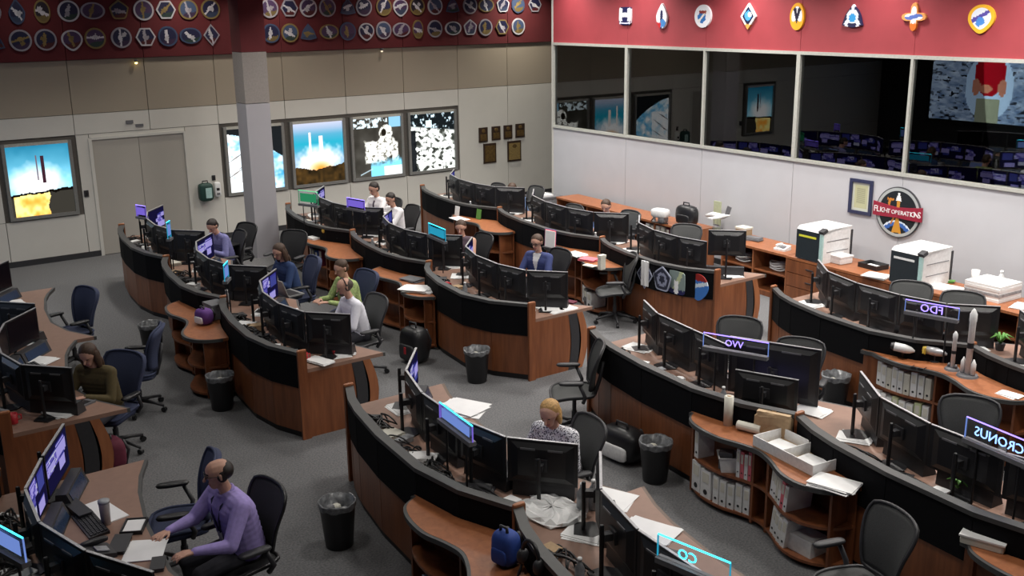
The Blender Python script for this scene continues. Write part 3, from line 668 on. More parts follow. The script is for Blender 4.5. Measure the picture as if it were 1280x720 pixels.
for k in UNIT:
    ML = mon_line(k); n = len(ML)-1
    for i in range(n):
        a, b = ML[i], ML[i+1]; wd = math.hypot(b[0]-a[0], b[1]-a[1]); cx, cy = (a[0]+b[0])/2, (a[1]+b[1])/2
        ang = math.atan2(b[1]-a[1], b[0]-a[0])+PI/2        # normal pointing to the operator (+X)
        big = k == 'E1' and i == n-1; tall = k == 'C3' and i == n-1
        sh, sn = (MBIG, UIB) if big else ((MTALL, UIT) if tall else (MSTD, UIM[(ord(k[0])+ord(k[1])+i) % 4] if k not in ('G2', 'G3') else UIOFF))
        lb = '%s %smonitor from far end of the %s' % (ORD[i], 'wide ' if big else ('raised ' if tall else ''), DESC[k])
        make('monitor', lb, 'monitor', sh+[('screen', sn)], (cx, cy, DT), ang, 'monitors on the consoles', None if big else (1, min(1.14, (wd-.012)/MW), 1))
        MONPOS[k, i] = (cx, cy, ang)
cx, cy, ang = MONPOS['E1', 3]
make('monitor', 'low second monitor in front of wide one on the VVO console', 'monitor', MSUB+[('screen', UIS)], (cx-.26*math.cos(ang), cy-.26*math.sin(ang)-.02, DT), ang, 'monitors on the consoles')
# ------------------------------------------------------------------ edge-lit acrylic signs on the monitors
GLOWG = emit('glow_green2', (.1, .9, .35), 1)
SIDEG = {'glow_green2': emit('glow_green_soft', (.05, .45, .2), .5), 'glow_cyan': emit('glow_cyan_soft', (.04, .55, .85), .55), 'glow_blue': emit('glow_blue_soft', (.25, .4, 1.0), .6), 'glow_violet': emit('glow_violet_soft', (.3, .2, 1.0), .6)}
def lit_sign(px0, py0, px1, py1, z, lb, text, top, side, letter, hh=.13, tsize=.085, shift=0):
    a = Vector(at(px0, py0, z)); b = Vector(at(px1, py1, z)); m = (a+b)/2; W = (b-a).length; ang = math.atan2(b.y-a.y, b.x-a.x)+PI/2
    t = thing('lit_sign', lb, 'sign', (m.x, m.y, z), ang, 'edge-lit signs on the monitors')
    MB().box(-.03, .03, -W/2, W/2, -.035, 0).build('sign_base', GREYPL, t)
    MB().box(-.004, .004, -W/2, W/2, 0, hh).build('acrylic_plate', CLEARP, t)
    MB().box(-.004, .004, -W/2, W/2, hh, hh+.008).build('lit_edge', top, t)
    for s in (-.3, .3): MB().tube([(0, s*W, -.035), (0, s*W, DT-z)], .009, 6).build('sign_stem', BLACK, t)
    for s in (-1, 1): MB().box(-.005, .005, s*W/2-.003, s*W/2+.003, 0, hh).build('lit_edge', SIDEG[side.name], t)
    if text:
        me = text_mesh('lettering', text, tsize, .002, letter); me.transform(Matrix(((0, 0, 1, 0), (1, 0, 0, 0), (0, 1, 0, 0), (0, 0, 0, 1))))
        o = link('lettering', me, t); o.location = (.0, shift*W, hh*.5)
    else:
        MB().box(-.006, -.004, -W*.42, W*.42, hh*.18, hh*.82).build('lit_panel', SIDEG[letter.name], t)
    return t
lit_sign(879, 432, 960, 446, 1.30, 'violet edge-lit clear sign reading VVO from its front', 'VVO', GLOWV, GLOWB, GLOWV, .13, .09, .02)
lit_sign(1206, 546, 1294, 584, 1.28, 'blue edge-lit clear sign reading CRONUS from its front', 'CRONUS', GLOWV, GLOWB, GLOWB, .16, .105, .02)
lit_sign(1131, 388, 1198, 400, 1.27, 'violet edge-lit clear sign reading FDO from its front', 'FDO', GLOWV, GLOWB, GLOWV, .12, .12, .0)
lit_sign(550, 522, 591, 553, 1.27, 'blue and violet edge-lit sign on the blonde woman\'s console', None, GLOWC, GLOWV, GLOWB)
lit_sign(822, 694, 912, 732, 1.28, 'cyan edge-lit clear sign at the bottom centre', 'CO', GLOWC, GLOWC, GLOWC, .14, .09, .08)
lit_sign(-22, 672, 33, 703, 1.26, 'cyan edge-lit sign in the bottom left corner', None, GLOWC, GLOWB, GLOWB, .16)
lit_sign(281, 352, 286, 346, 1.26, 'cyan edge-lit sign seen edge-on above the woman in dark blue', None, GLOWC, GLOWC, GLOWB, .2)
lit_sign(210, 299, 214, 296, 1.26, 'teal edge-lit sign seen edge-on beside the man in lilac shirt', None, GLOWC, GLOWC, GLOWB, .24)
lit_sign(171, 270, 183, 272, 1.27, 'violet edge-lit sign nearest the double doors', None, GLOWV, GLOWV, GLOWV, .18)
lit_sign(374, 254, 398, 257, 1.30, 'green lit panel above the far end beside the column', None, emit('glow_green', (.1, .9, .35), 1.2), GLOWG, GLOWG, .22)
lit_sign(434, 259, 456, 263, 1.28, 'violet edge-lit sign before the two men in white shirts', None, GLOWV, GLOWV, GLOWV, .16)
lit_sign(536, 293, 557, 302, 1.26, 'wide bright cyan sign beside the woman with bare shoulders', None, GLOWC, GLOWC, GLOWC, .17)
# ------------------------------------------------------------------ low curved bookshelves in front of the console joints
SHO = [(0, -.20), (.05, -.42), (.14, -.52), (.27, -.55), (.40, -.51), (.50, -.47), (.62, -.56), (.75, -.66), (.86, -.66), (.95, -.55), (1, -.32)]
def _cr(P, n=4):
    Q = [P[0]]+list(P)+[P[-1]]; out = []
    for i in range(1, len(Q)-2):
        for k in range(n):
            t = k/n; a, b, c, d = Q[i-1], Q[i], Q[i+1], Q[i+2]
            out.append(tuple(.5*(2*b[j]+(c[j]-a[j])*t+(2*a[j]-5*b[j]+4*c[j]-d[j])*t*t+(3*b[j]-a[j]-3*c[j]+d[j])*t**3) for j in (0, 1)))
    return out+[P[-1]]
SHO = _cr([(0, -.22), (.025, -.38), (.07, -.49), (.16, -.55), (.29, -.56), (.40, -.50), (.50, -.47), (.60, -.53), (.72, -.65), (.83, -.67), (.92, -.60), (.975, -.48), (1, -.34)])
def binder_mesh(wd, hh, mat):
    m = MB(); m.box(0, .26, -wd/2, wd/2, 0, hh); me = m.mesh('cover', mat); return me
BC = {}
def binder(x, y, z, ang, lb, grp, wd=.07, hh=.27, mat=None, tilt=0):
    mat = mat or WHITEPL; key = (round(wd, 3), round(hh, 3), mat.name)
    if key not in BC:
        BC[key] = [('cover', binder_mesh(wd, hh, mat)), ('spine_label', MB().box(-.003, 0, -wd*.32, wd*.32, hh*.55, hh*.9).mesh('spine_label', PAPER2)),
                   ('finger_hole', MB().tube([(-.003, 0, hh*.2), (.0, 0, hh*.2)], wd*.2, 8).mesh('finger_hole', BLACK))]
    t = make('ring_binder', lb, 'binder', BC[key], (x, y, z), ang, grp)
    if tilt: t.rotation_euler = (tilt, 0, ang)
    return t
def bookshelf(u1, u2, lb, top=1.0, bot=.95, fill=()):
    L = unit_line(u1)[:-1]+unit_line(u2); row = u1[0]; yc = UNIT[u1][1]; yt, yb = yc+top, yc-bot
    S = [(s, yt+(yb-yt)*s) for s, _ in SHO]; out = [(x0(row, y)+d, y) for (s, y), (_, d) in zip(S, SHO)]
    ins = [(min(lerp_line(L, y)-.03, 99), y) for s, y in S]
    out = [(min(o[0], i[0]-.04), o[1]) for o, i in zip(out, ins)]
    c0 = Vector((lerp_line(out, yc), yc)); R = lambda P, dx=0, dy=1: [(p[0]-c0.x+dx, (p[1]-c0.y)*dy) for p in P]
    t = thing('bookshelf', lb, 'bookshelf', (c0.x, c0.y, 0), 0, 'low curved bookshelves')
    MB().ribbon(R(out, .03), R(ins), .72, .757).build('top', SHELFT, t)
    MB().ribbon(R(out), R(out, .03), .715, .755).build('edge_band', EDGE, t)
    for z in (.05, .38): MB().ribbon(R(out, .05, .97), R(ins, 0, .97), z, z+.025).build('shelf_board', WOOD, t)
    MB().ribbon(R(ins, -.02, .97), R(ins, 0, .97), .05, .72).build('back_board', WOOD, t)
    for s in (.06, .46, .56, .94):
        y = yt+(yb-yt)*s; xo = lerp_line(out, y)+.05; xi = lerp_line(ins, y)
        MB().box(xo-c0.x, xi-c0.x, y-yc-.012, y-yc+.012, .02, .72).build('divider', WOOD, t)
    def spot(s, dx=.06):
        y = yt+(yb-yt)*s; ya, yb2 = y+.05, y-.05; a = math.atan2(lerp_line(out, ya)-lerp_line(out, yb2), .1)
        return lerp_line(out, y)+dx, y, -a*.6
    return spot
def fill(spot, s0, s1, z, n, lb, grp, mats=None, hh=.27, lean=0):
    for i in range(n):
        s = s0+(s1-s0)*(i+.5)/n; x, y, a = spot(s); wd = abs(s1-s0)*1.95/n*.86
        m = mats[i % len(mats)] if mats else WHITEPL
        binder(x, y, z, a, lb % ORD[i], grp, wd, hh*(1-.06*((i*7) % 3)), m, lean)
sp = bookshelf('E1', 'E2', 'long curved wooden bookshelf full of white binders, cardboard tray on top')
fill(sp, .08, .24, .076, 2, '%s binder from left on bottom shelf under the paper roll', 'binders under the paper roll', hh=.29)
fill(sp, .25, .45, .076, 5, '%s binder from left of the row right of the big white binders', 'binders under the paper roll')
fill(sp, .37, .45, .406, 4, '%s thin folder from left beside the white tub', 'folders beside the white tub', [PAPER, PINK, PAPER, PINK])
fill(sp, .58, .74, .406, 6, '%s leaning white folder from left, upper shelf below the cardboard tray', 'leaning folders below the tray', [PAPER, PAPER, PAPER2, PAPER, PINK, PAPER], lean=.12)
fill(sp, .60, .74, .076, 4, '%s leaning white binder from left, bottom shelf below the cardboard tray', 'leaning binders below the tray', lean=.16)
x, y, a = sp(.30); t = thing('storage_tub', 'white plastic tub of odds and ends on bookshelf upper board', 'tub', (x+.08, y, .406), a)
MB().lathe([(.09, 0), (.12, .14), (.135, .145), (.135, .155), (.115, .15), (.085, .012)], 4, cap=False).build('tub_wall', WHITEPL, t)
MB().obox((0, 0, .01), (.12, .12, .01), PI/4).build('tub_bottom', WHITEPL, t); MB().obox((.0, .02, .1), (.1, .12, .16), .5).build('boxes_inside', GREYPL, t)
x, y, a = sp(.115); binder(x, y, .406, a, 'lone upright white binder left of the white tub', None, .06, .27)
x, y, a = sp(.80); t = thing('white_carton', 'small white carton on low shelf by the grey chair arm', 'carton', (x+.06, y, .076), a)
MB().box(0, .2, -.13, .13, 0, .14).build('box', WHITEPL, t); MB().box(-.002, .202, -.132, .132, .13, .15).build('lid', PAPER, t)
sp = bookshelf('D1', 'D2', 'curved wooden bookshelf at bottom centre with blue bag beside it')
fill(sp, .22, .44, .076, 5, '%s pale blue binder from left on bookshelf at bottom centre', 'binders bottom centre', [mk('binder_pale_blue', (.35, .42, .55), .5)], .25)
sp = bookshelf('F1', 'F2', 'curved wooden bookshelf with rocket models on top', fill=())
fill(sp, .10, .44, .076, 8, '%s binder from left on shelf under the rocket models', 'binders under the rocket models', [WHITEPL, PAPER, WHITEPL, mk('binder_lime', (.55, .60, .35), .6), PAPER, WHITEPL, mk('binder_lime', (.55, .60, .35), .6), WHITEPL])
fill(sp, .10, .44, .406, 9, '%s folder from left on upper shelf under the rocket models', 'folders under the rocket models', [PAPER, WHITEPL, PAPER2])
sp = bookshelf('A2', 'A3', 'curved wooden bookshelf with purple bag on top, dim left aisle')
sp = bookshelf('B1', 'B2', 'curved wooden bookshelf holding a yellow model')
fill(sp, .2, .4, .406, 4, '%s dark book from left on bookshelf below the yellow model', 'books below yellow model', [PURPF, GREYPL, BLUEPL, MAROON])
sp = bookshelf('B2', 'B3', 'curved wooden bookshelf beside the black backpack')
sp = bookshelf('C1', 'C2', 'curved wooden bookshelf behind the woman with bare shoulders')
sp = bookshelf('C2', 'C3', 'curved wooden bookshelf covered in papers by the grey chair')
fill(sp, .58, .80, .076, 3, '%s pale binder from left on shelf by the grey chair', 'binders by grey chair', [WHITEPL, GREYPL, WHITEPL], .26)
sp = bookshelf('E2', 'F2', 'wooden bookshelf at bottom right corner with flat boxed book') if False else None
# last bookshelf, mostly outside the frame at the bottom right
UNIT['E3'] = (2.6, -.3); sp = bookshelf('E2', 'E3', 'wooden bookshelf corner at the bottom right edge', top=1.05); del UNIT['E3']
# ------------------------------------------------------------------ office chairs
def grid_shell(f, nu=10, nv=10, th=.02):
    """closed shell from f(u, v) -> (point, normal), u and v in -1..1"""
    m = MB(); V = []
    for sgn in (0, 1):
        for j in range(nv+1):
            for i in range(nu+1):
                p, n = f(2*i/nu-1, 2*j/nv-1); V.append(tuple(p[q]-sgn*th*n[q] for q in range(3)))
    K = (nu+1)*(nv+1); F = []
    for j in range(nv):
        for i in range(nu):
            a = j*(nu+1)+i; F.append((a, a+1, a+nu+2, a+nu+1)); F.append((K+a, K+a+nu+1, K+a+nu+2, K+a+1))
    ring = [i for i in range(nu+1)]+[j*(nu+1)+nu for j in range(1, nv+1)]+[nv*(nu+1)+i for i in range(nu-1, -1, -1)]+[j*(nu+1) for j in range(nv-1, 0, -1)]
    for a, b in zip(ring, ring[1:]+ring[:1]): F.append((b, a, K+a, K+b))
    m.add(V, F); return m, [V[i] for i in ring]
def back_f(u, v):
    h_ = (v+1)/2; hw = .195+.075*h_*h_*(3-2*h_)
    y = u*hw*(1-.14*max(0, v)**4-.12*max(0, -v)**4); z = .76+.25*v*(1-.12*u**4); x = -.20-.11*h_+.05*u*u+.03*math.sin(PI*h_)
    return (x, y, z), (1, 0, .2)
def seat_f(u, v):
    y = u*(.245+.02*v)*(1-.14*v**4); x = .02+.235*v*(1-.12*u**4); z = .47-.035*max(0, v)**2+.015*u*u
    return (x, y, z), (0, 0, 1)
def chair_parts(meshmat, frame, solid=False):
    th = .02 if not solid else .05
    bm, br = grid_shell(back_f, th=th); sm, sr = grid_shell(seat_f, th=.025 if not solid else .06)
    P = [('backrest', bm.mesh('backrest', meshmat, True), [('back_rim', MB().tube(br, .013, 6, True).mesh('back_rim', frame, True))]),
         ('seat', sm.mesh('seat', meshmat, True), [('seat_rim', MB().tube(sr, .014, 6, True).mesh('seat_rim', frame, True))]),
         ('spine', MB().tube([(-.06, 0, .40), (-.22, 0, .44), (-.27, 0, .60), (-.31, 0, .80)], [.03, .025, .022, .018], 8).mesh('spine', BLACK2, True)),
         ('gas_column', MB().lathe([(.03, .09), (.03, .25), (.022, .25), (.022, .40), (.07, .41), (.08, .43)], 12).mesh('gas_column', BLACK2))]
    for s in (-1, 1):
        arm = MB().tube([(-.08, s*.24, .43), (-.10, s*.29, .50), (-.04, s*.30, .64)], [.022, .02, .018], 8).mesh('arm_post', BLACK2, True)
        pad = MB().sup((.05, s*.30, .665), (.135, .04, .02), .6, 14, 6).mesh('armrest', BLACK2 if not solid else BLACK, True)
        P.append(('armrest', pad, [('arm_post', arm)]))
    for i in range(5):
        a = 2*PI*i/5+.3; c, s = math.cos(a), math.sin(a)
        leg = MB().tube([(.03*c, .03*s, .125), (.17*c, .17*s, .105), (.30*c, .30*s, .075)], [.026, .02, .016], 6).mesh('base_leg', BLACK2, True)
        cs = MB().tube([(.30*c-.02*s, .30*s+.02*c, .03), (.30*c+.02*s, .30*s-.02*c, .03)], .03, 10).mesh('caster', BLACK)
        P.append(('base_leg', leg, [('caster', cs)]))
    return P
CH_GREY = chair_parts(MESHG, BLACK2); CH_BLUE = chair_parts(BLUECL, BLUECL, True); CH_BLACK = chair_parts(mk('chair_black_mesh', (.02, .02, .022), .8, var=.3, scale=200), BLACK)
def chair(x, y, rz, lb, parts=None): return make('office_chair', lb, 'chair', parts or CH_GREY, (x, y, 0), rz, 'office chairs')
F_ = PI
chair(9.62, 11.02, F_-.55, 'grey mesh office chair turned from the placard console, seat toward camera')
chair(6.62, 8.22, F_-.62, 'grey mesh office chair alone in the central aisle beside the blonde woman')
chair(8.48, 7.66, F_+.55, 'left of two empty mesh chairs behind the VVO sign')
chair(8.40, 6.74, F_+.5, 'right of two empty mesh chairs behind the VVO sign')
chair(11.36, 7.42, F_+.5, 'left of two chairs behind the FDO sign')
chair(11.43, 6.75, F_+.5, 'right of two chairs behind the FDO sign')
chair(8.25, 4.70, F_+.5, 'mesh chair behind the CRONUS sign')
chair(5.80, 3.98, F_-.3, 'large grey mesh chair at bottom right by the bookshelf', CH_GREY)
chair(5.62, 11.2, F_+.05, 'grey mesh chair of the man in white shirt with headset')
chair(6.10, 12.38, F_+.1, 'blue cloth chair of the man in light green shirt', CH_BLUE)
chair(5.86, 13.62, F_-.1, 'dark blue cloth chair of the woman in dark blue', CH_BLUE)
chair(6.05, 16.45, F_+.3, 'black mesh chair left of the column beside the man in lilac shirt', CH_BLACK)
chair(5.72, 16.02, F_, 'black chair of the man in lilac shirt', CH_BLACK)
chair(6.45, 15.35, F_+.5, 'black mesh chair in front of the column foot, right of it', CH_BLACK)
chair(9.12, 16.98, F_, 'chair of the left man in white shirt', CH_BLACK)
chair(9.02, 16.15, F_, 'chair of the right man in white shirt', CH_BLACK)
chair(8.68, 13.36, F_, 'chair of the woman with bare shoulders', CH_BLACK)
chair(8.95, 11.75, F_, 'chair of the woman in blue blazer', CH_BLACK)
chair(11.55, 17.1, F_, 'left chair below the wall plaques', CH_GREY)
chair(11.95, 16.35, F_, 'right chair below the wall plaques', CH_GREY)
chair(11.30, 14.35, F_, 'grey mesh chair left of the blue-lit man', CH_GREY)
chair(11.70, 13.30, F_, 'grey mesh chair of the blue-lit man', CH_GREY)
chair(11.66, 11.75, F_+.5, 'wide grey mesh chair behind the placard console monitors', CH_GREY)
chair(5.18, 6.55, F_-.15, 'grey mesh chair of the blonde woman')
chair(2.80, 13.80, F_+.3, 'empty blue cloth chair at the left console far end', CH_BLUE)
chair(2.48, 10.74, F_+.6, 'blue cloth chair of the woman in olive cardigan', CH_BLUE)
chair(3.02, 11.75, F_-.5, 'narrow blue chair behind the woman in olive cardigan', CH_BLUE)
chair(2.42, 6.98, F_+.1, 'dark chair of the man in purple shirt', CH_BLACK)
chair(2.24, 7.86, F_-.3, 'empty dark blue chair beside the man in purple shirt', CH_BLUE)
# ------------------------------------------------------------------ people
SKIN = mk('skin', (.52, .29, .21), .55, var=.05, scale=40); EYE = mk('eye_dark', (.03, .02, .02), .3); LIP = mk('lip', (.40, .15, .13), .5)
TROUS = mk('trousers_dark', (.03, .03, .04), .85); SHOE = mk('shoe_black', (.015, .013, .012), .5)
def person(lb, head, rz, shirt, hair, lean=.2, turn=0, nod=.25, hands=((.42, .12, .83), (.42, -.12, .83)), trousers=None, sleeve='long', vox=.009, s=.95, brow=None, front=None, fw=None, bulk=1.04):
    P = []
    def cap(a, b, ra, rb, l, bonus=0): P.append((np.array(a, float), np.array(b, float), ra, rb, l, bonus))
    sl, cl = math.sin(lean), math.cos(lean)
    sp = lambda d, y=0, f=0: (d*sl+f*cl, y, .57+d*cl-f*sl)
    for sg in (-1, 1):
        cap((0, sg*.09, .565), (.42, sg*.13, .53), .092, .066, 'p'); cap((.42, sg*.13, .53), (.37, sg*.13, .10), .06, .042, 'p')
        cap((.35, sg*.13, .06), (.54, sg*.15, .045), .045, .036, 'o')
    cap(sp(.0, -.09), sp(.0, .09), .108, .108, 'p')
    for q in range(7): cap(sp(.07+.05*q, -.078*bulk-.002*q), sp(.07+.05*q, .078*bulk+.002*q), .114*bulk, .114*bulk, 's')
    cap(sp(.40, -.115*bulk), sp(.40, .115*bulk), .098*bulk, .098*bulk, 's'); cap(sp(.455, -.15*bulk), sp(.455, .15*bulk), .07*bulk, .07*bulk, 's'); cap(sp(.44, 0), sp(.50, 0), .09, .06, 's')
    nk = np.array(sp(.50)); nk2 = np.array(sp(.60, 0, .015))
    cap(nk, nk2, .052, .050, 'k')
    HR = Matrix.Rotation(turn, 3, 'Z') @ Matrix.Rotation(nod, 3, 'Y'); hc = np.array(sp(.60, 0, .02))+np.array(HR @ Vector((.01, 0, .085)))
    H_ = lambda x, y, z: hc+np.array(HR @ Vector((x, y, z)))
    cap(H_(-.022, 0, .03), H_(.012, 0, .03), .084, .082, 'k'); cap(H_(.018, 0, -.01), H_(.042, 0, -.075), .070, .040, 'k')
    cap(H_(.088, 0, .012), H_(.112, 0, -.028), .009, .015, 'k'); cap(H_(.075, -.03, .03), H_(.075, .03, .03), .018, .018, 'k')
    for sg in (-1, 1):
        cap(H_(-.005, sg*.080, .015), H_(-.008, sg*.083, -.018), .016, .011, 'k'); cap(H_(.085, sg*.031, .010), H_(.087, sg*.031, .010), .009, .009, 'e', .004 if vox < .007 else .0015)
        cap(H_(.090, sg*.016, .032), H_(.084, sg*.046, .032), .0055, .005, 'b' if vox < .007 else 'k', .003)
    cap(H_(.079, -.018, -.064), H_(.079, .018, -.064), .0075, .0075, 'l', .006)
    for sg, hd in ((1, hands[0]), (-1, hands[1])):
        S0 = np.array(sp(.455, sg*.178*bulk)); W_ = np.array(hd, float); l1, l2 = .29, .26; dv = W_-S0; D = np.linalg.norm(dv)
        if D > l1+l2-.01: W_ = S0+dv/D*(l1+l2-.01); dv = W_-S0; D = l1+l2-.01
        a = (l1*l1-l2*l2+D*D)/(2*D); hgt = math.sqrt(max(0, l1*l1-a*a)); n = dv/D; dn = np.array((-.15, sg*.55, -1.)); dn -= n*dn.dot(n); dn /= np.linalg.norm(dn)
        E_ = S0+n*a+dn*hgt
        cap(S0, E_, .060*bulk, .048*bulk, 's' if sleeve != 'none' else 'k'); cap(E_, W_, .046*bulk, .033, 's' if sleeve == 'long' else 'k')
        fd = (W_-E_)/np.linalg.norm(W_-E_); fd[2] *= .35; fd /= np.linalg.norm(fd); sd_ = np.cross(fd, (0, 0, 1.)); sd_ /= np.linalg.norm(sd_); up = np.cross(sd_, fd)
        for q in (-.022, 0, .022): cap(W_+fd*.015+sd_*q*.6, W_+fd*.085+sd_*q*1.25, .014, .013, 'k')
        for q, ln in ((-.034, .062), (-.012, .078), (.011, .084), (.033, .074)):
            b0 = W_+fd*.09+sd_*q; b1 = b0+fd*ln*.55+sd_*q*.18-up*.006; b2 = b1+fd*ln*.42-up*.026
            cap(b0, b1, .0098, .0092, 'k'); cap(b1, b2, .0092, .0078, 'k')
        ts = -1 if sg > 0 else 1
        ts = np.sign(np.dot(sd_, (0, -sg, 0))) or 1
        t0 = W_+fd*.03+sd_*ts*.028; t1 = t0+fd*.035+sd_*ts*.032-up*.006; cap(t0, t1, .012, .0105, 'k'); cap(t1, t1+fd*.032+sd_*ts*.006-up*.008, .0102, .0085, 'k')
    m = MB()
    for a, b, ra, rb, l, bo in P:
        d = b-a; Ln = np.linalg.norm(d); d = d/Ln if Ln > 1e-6 else np.array((0, 0, 1.)); nn = 12
        pts = []; rr = []
        for q in range(5): th = PI/2*(1-q/4.)*.98; pts.append(a-d*ra*math.sin(th)); rr.append(ra*math.cos(th))
        for q in range(5): th = PI/2*(q/4.)*.98; pts.append(b+d*rb*math.sin(th)); rr.append(rb*math.cos(th))
        m.tube([tuple(p) for p in pts], rr, nn)
    me0 = m.mesh('tmp', SKIN); o = bpy.data.objects.new('tmp', me0); COL.objects.link(o)
    md = o.modifiers.new('r', 'REMESH'); md.mode = 'VOXEL'; md.voxel_size = vox; md.use_smooth_shade = True
    ms = o.modifiers.new('s', 'SMOOTH'); ms.factor = .5; ms.iterations = 6
    dg = bpy.context.evaluated_depsgraph_get(); dg.update(); me = bpy.data.meshes.new_from_object(o.evaluated_get(dg)); bpy.data.objects.remove(o); bpy.data.meshes.remove(me0)
    nf = len(me.polygons); cen = np.zeros(nf*3); me.polygons.foreach_get('center', cen); cen = cen.reshape(-1, 3)
    best = np.full(nf, 9.); idx = np.zeros(nf, np.int32); order = 'pskoebl'
    for a, b, ra, rb, l, bo in P:
        d = b-a; L2 = max(d.dot(d), 1e-9); tt = np.clip(((cen-a)@d)/L2, 0, 1); ds = np.linalg.norm(cen-a-tt[:, None]*d, axis=1)-(ra+(rb-ra)*tt)-bo
        up_ = ds < best; best[up_] = ds[up_]; idx[up_] = order.index(l)
    rel = cen-np.array((0, 0, .57)); dd = rel[:, 0]*sl+rel[:, 2]*cl; ff = rel[:, 0]*cl-rel[:, 2]*sl
    if front is not None: idx[(idx == 1) & (ff > .04) & (abs(cen[:, 1]) < fw(dd))] = 7
    me.materials.clear()
    for mm in (trousers or TROUS, shirt, SKIN, SHOE, EYE, brow or hair[0] or EYE, LIP, front or LIP): me.materials.append(mm)
    me.polygons.foreach_set('material_index', idx); me.polygons.foreach_set('use_smooth', [True]*nf); me.update()
    hl = Matrix.Rotation(rz, 3, 'Z') @ Vector(hc*s)
    t = thing('person', lb, 'person', (head[0]-hl.x, head[1]-hl.y, 0), rz); t.scale = (s, s, s)
    link('body', me, t)
    hm, ells = hair
    if hm:
        h_ = MB()
        for c_, r_ in ells:
            q = MB().sup((0, 0, 0), r_, 1, 18, 12); q.v = [tuple(H_(c_[0]+v[0], c_[1]+v[1], c_[2]+v[2])) for v in q.v]; h_.add(q.v, q.f)
        h_.build('hair', hm, t, True)
    t['hc'] = 0; del t['hc']
    return t, H_, sp
HB = mk('hair_brown', (.055, .028, .015), .6, var=.3, scale=60); HD = mk('hair_dark', (.018, .012, .010), .6, var=.3, scale=60)
HBL = mk('hair_blonde', (.48, .28, .10), .6, var=.35, scale=60); HG = mk('hair_brown_grey', (.07, .05, .04), .7, var=.3, scale=60)
SHORT = [((-.018, 0, .052), (.096, .088, .080)), ((-.045, 0, .0), (.070, .085, .075))]
LONG = [((-.018, 0, .048), (.098, .092, .085)), ((-.055, 0, -.04), (.062, .095, .13)), ((-.01, .082, -.07), (.045, .028, .13)), ((-.01, -.082, -.07), (.045, .028, .13)), ((-.07, 0, -.15), (.05, .10, .12))]
BALD = [((-.050, 0, .022), (.072, .090, .074)), ((-.02, .078, .0), (.04, .012, .045)), ((-.02, -.078, .0), (.04, .012, .045))]
BUN = [((-.018, 0, .050), (.097, .089, .082)), ((-.06, 0, .01), (.06, .08, .08)), ((-.115, 0, .0), (.04, .04, .04))]
BLON = [((-.024, 0, .050), (.093, .090, .080)), ((-.055, 0, -.02), (.060, .092, .11)), ((-.02, .080, -.04), (.035, .022, .085)), ((-.02, -.080, -.04), (.035, .022, .085)), ((-.10, 0, -.03), (.04, .05, .09))]
def shirt(n, c, sc=60, var=.1): return mk('shirt_'+n, c, .85, var=var, scale=sc)
def glasses(t, H_):
    g = MB()
    for sg in (-1, 1):
        pts = [tuple(H_(.100, sg*.033+.024*math.cos(a), .012+.018*math.sin(a))) for a in [2*PI*k/12 for k in range(12)]]; g.tube(pts, .0028, 6, True)
        g.tube([tuple(H_(.098, sg*.057, .016)), tuple(H_(.03, sg*.090, .018)), tuple(H_(-.01, sg*.088, .008))], .0026, 6)
    g.tube([tuple(H_(.103, -.010, .014)), tuple(H_(.103, .010, .014))], .0028, 6); g.build('glasses', BLACK, t)
def headset(t, H_):
    g = MB(); g.tube([tuple(H_(0, .095*math.cos(a), .03+.098*math.sin(a))) for a in [PI*k/10 for k in range(11)]], .007, 6)
    g.sup(tuple(H_(0, -.094, .0)), (.03, .015, .035), 1, 10, 6); g.tube([tuple(H_(.0, -.10, -.01)), tuple(H_(.06, -.085, -.05)), tuple(H_(.105, -.03, -.065))], .004, 6); g.build('headset', BLACK, t)
def lw(headxy, rz, pts):      # world hand targets -> local
    pass
PM, PH, PS = person('balding man in glasses and lilac shirt sitting at desk, bottom left', (2.30, 7.02), F_+.05, shirt('lilac', (.34, .27, .60), 30), (HD, BALD), .20, -.25, .10,
                    ((.50, .30, .83), (.53, -.14, .83)), vox=.0065, bulk=1.24, s=.96)
glasses(PM, PH)
g = MB()
for sg in (-1, 1): g.tube([PS(.52, sg*.075, -.02), PS(.47, sg*.085, .105), PS(.36, sg*.06, .143), PS(.22, sg*.012, .147)], .008, 6)
g.build('lanyard', mk('lanyard_navy', (.02, .02, .06), .7), PM); MB().obox(PS(.185, 0, .150), (.01, .06, .08), 0, .16).build('badge', WHITEPL, PM)
g = MB(); g.tube([PS(.525-.02*math.sin(a), .060*math.cos(a), .008+.060*math.sin(a)) for a in [2*PI*k/14 for k in range(14)]], .014, 6, True); g.build('collar', shirt('lilac', (.34, .27, .60), 30), PM, True)
person('woman with long brown hair in olive cardigan typing on laptop', (2.26, 10.54), F_+.70, shirt('olive', (.085, .062, .022), 40), (HB, LONG), .26, .15, .40, ((.44, .10, .84), (.44, -.12, .84)))
person('man in lilac blue shirt looking down, near the double doors', (5.52, 16.0), F_+.3, shirt('bluelilac', (.20, .20, .42), 40), (HD, SHORT), .32, .3, .5)
person('woman with dark brown hair in dark blue top behind silver laptop', (5.60, 13.57), F_+.1, shirt('darkblue', (.02, .045, .13), 40), (HB, LONG), .22, .3, .35)
person('dark-haired man in light green plaid shirt', (5.84, 12.12), F_+.1, shirt('green', (.33, .42, .16), 45, .35), (HB, SHORT), .15, .1, .3)
t, h_, _ = person('balding bearded man in white shirt with black headset', (5.47, 11.29), F_-.05, shirt('white', (.80, .80, .88), 30, .04), (HG, BALD), .25, -.05, .2, brow=HD)
headset(t, h_); MB().sup(tuple(h_(.055, 0, -.085)), (.035, .045, .03), 1, 12, 8).build('beard', HG, t, True)
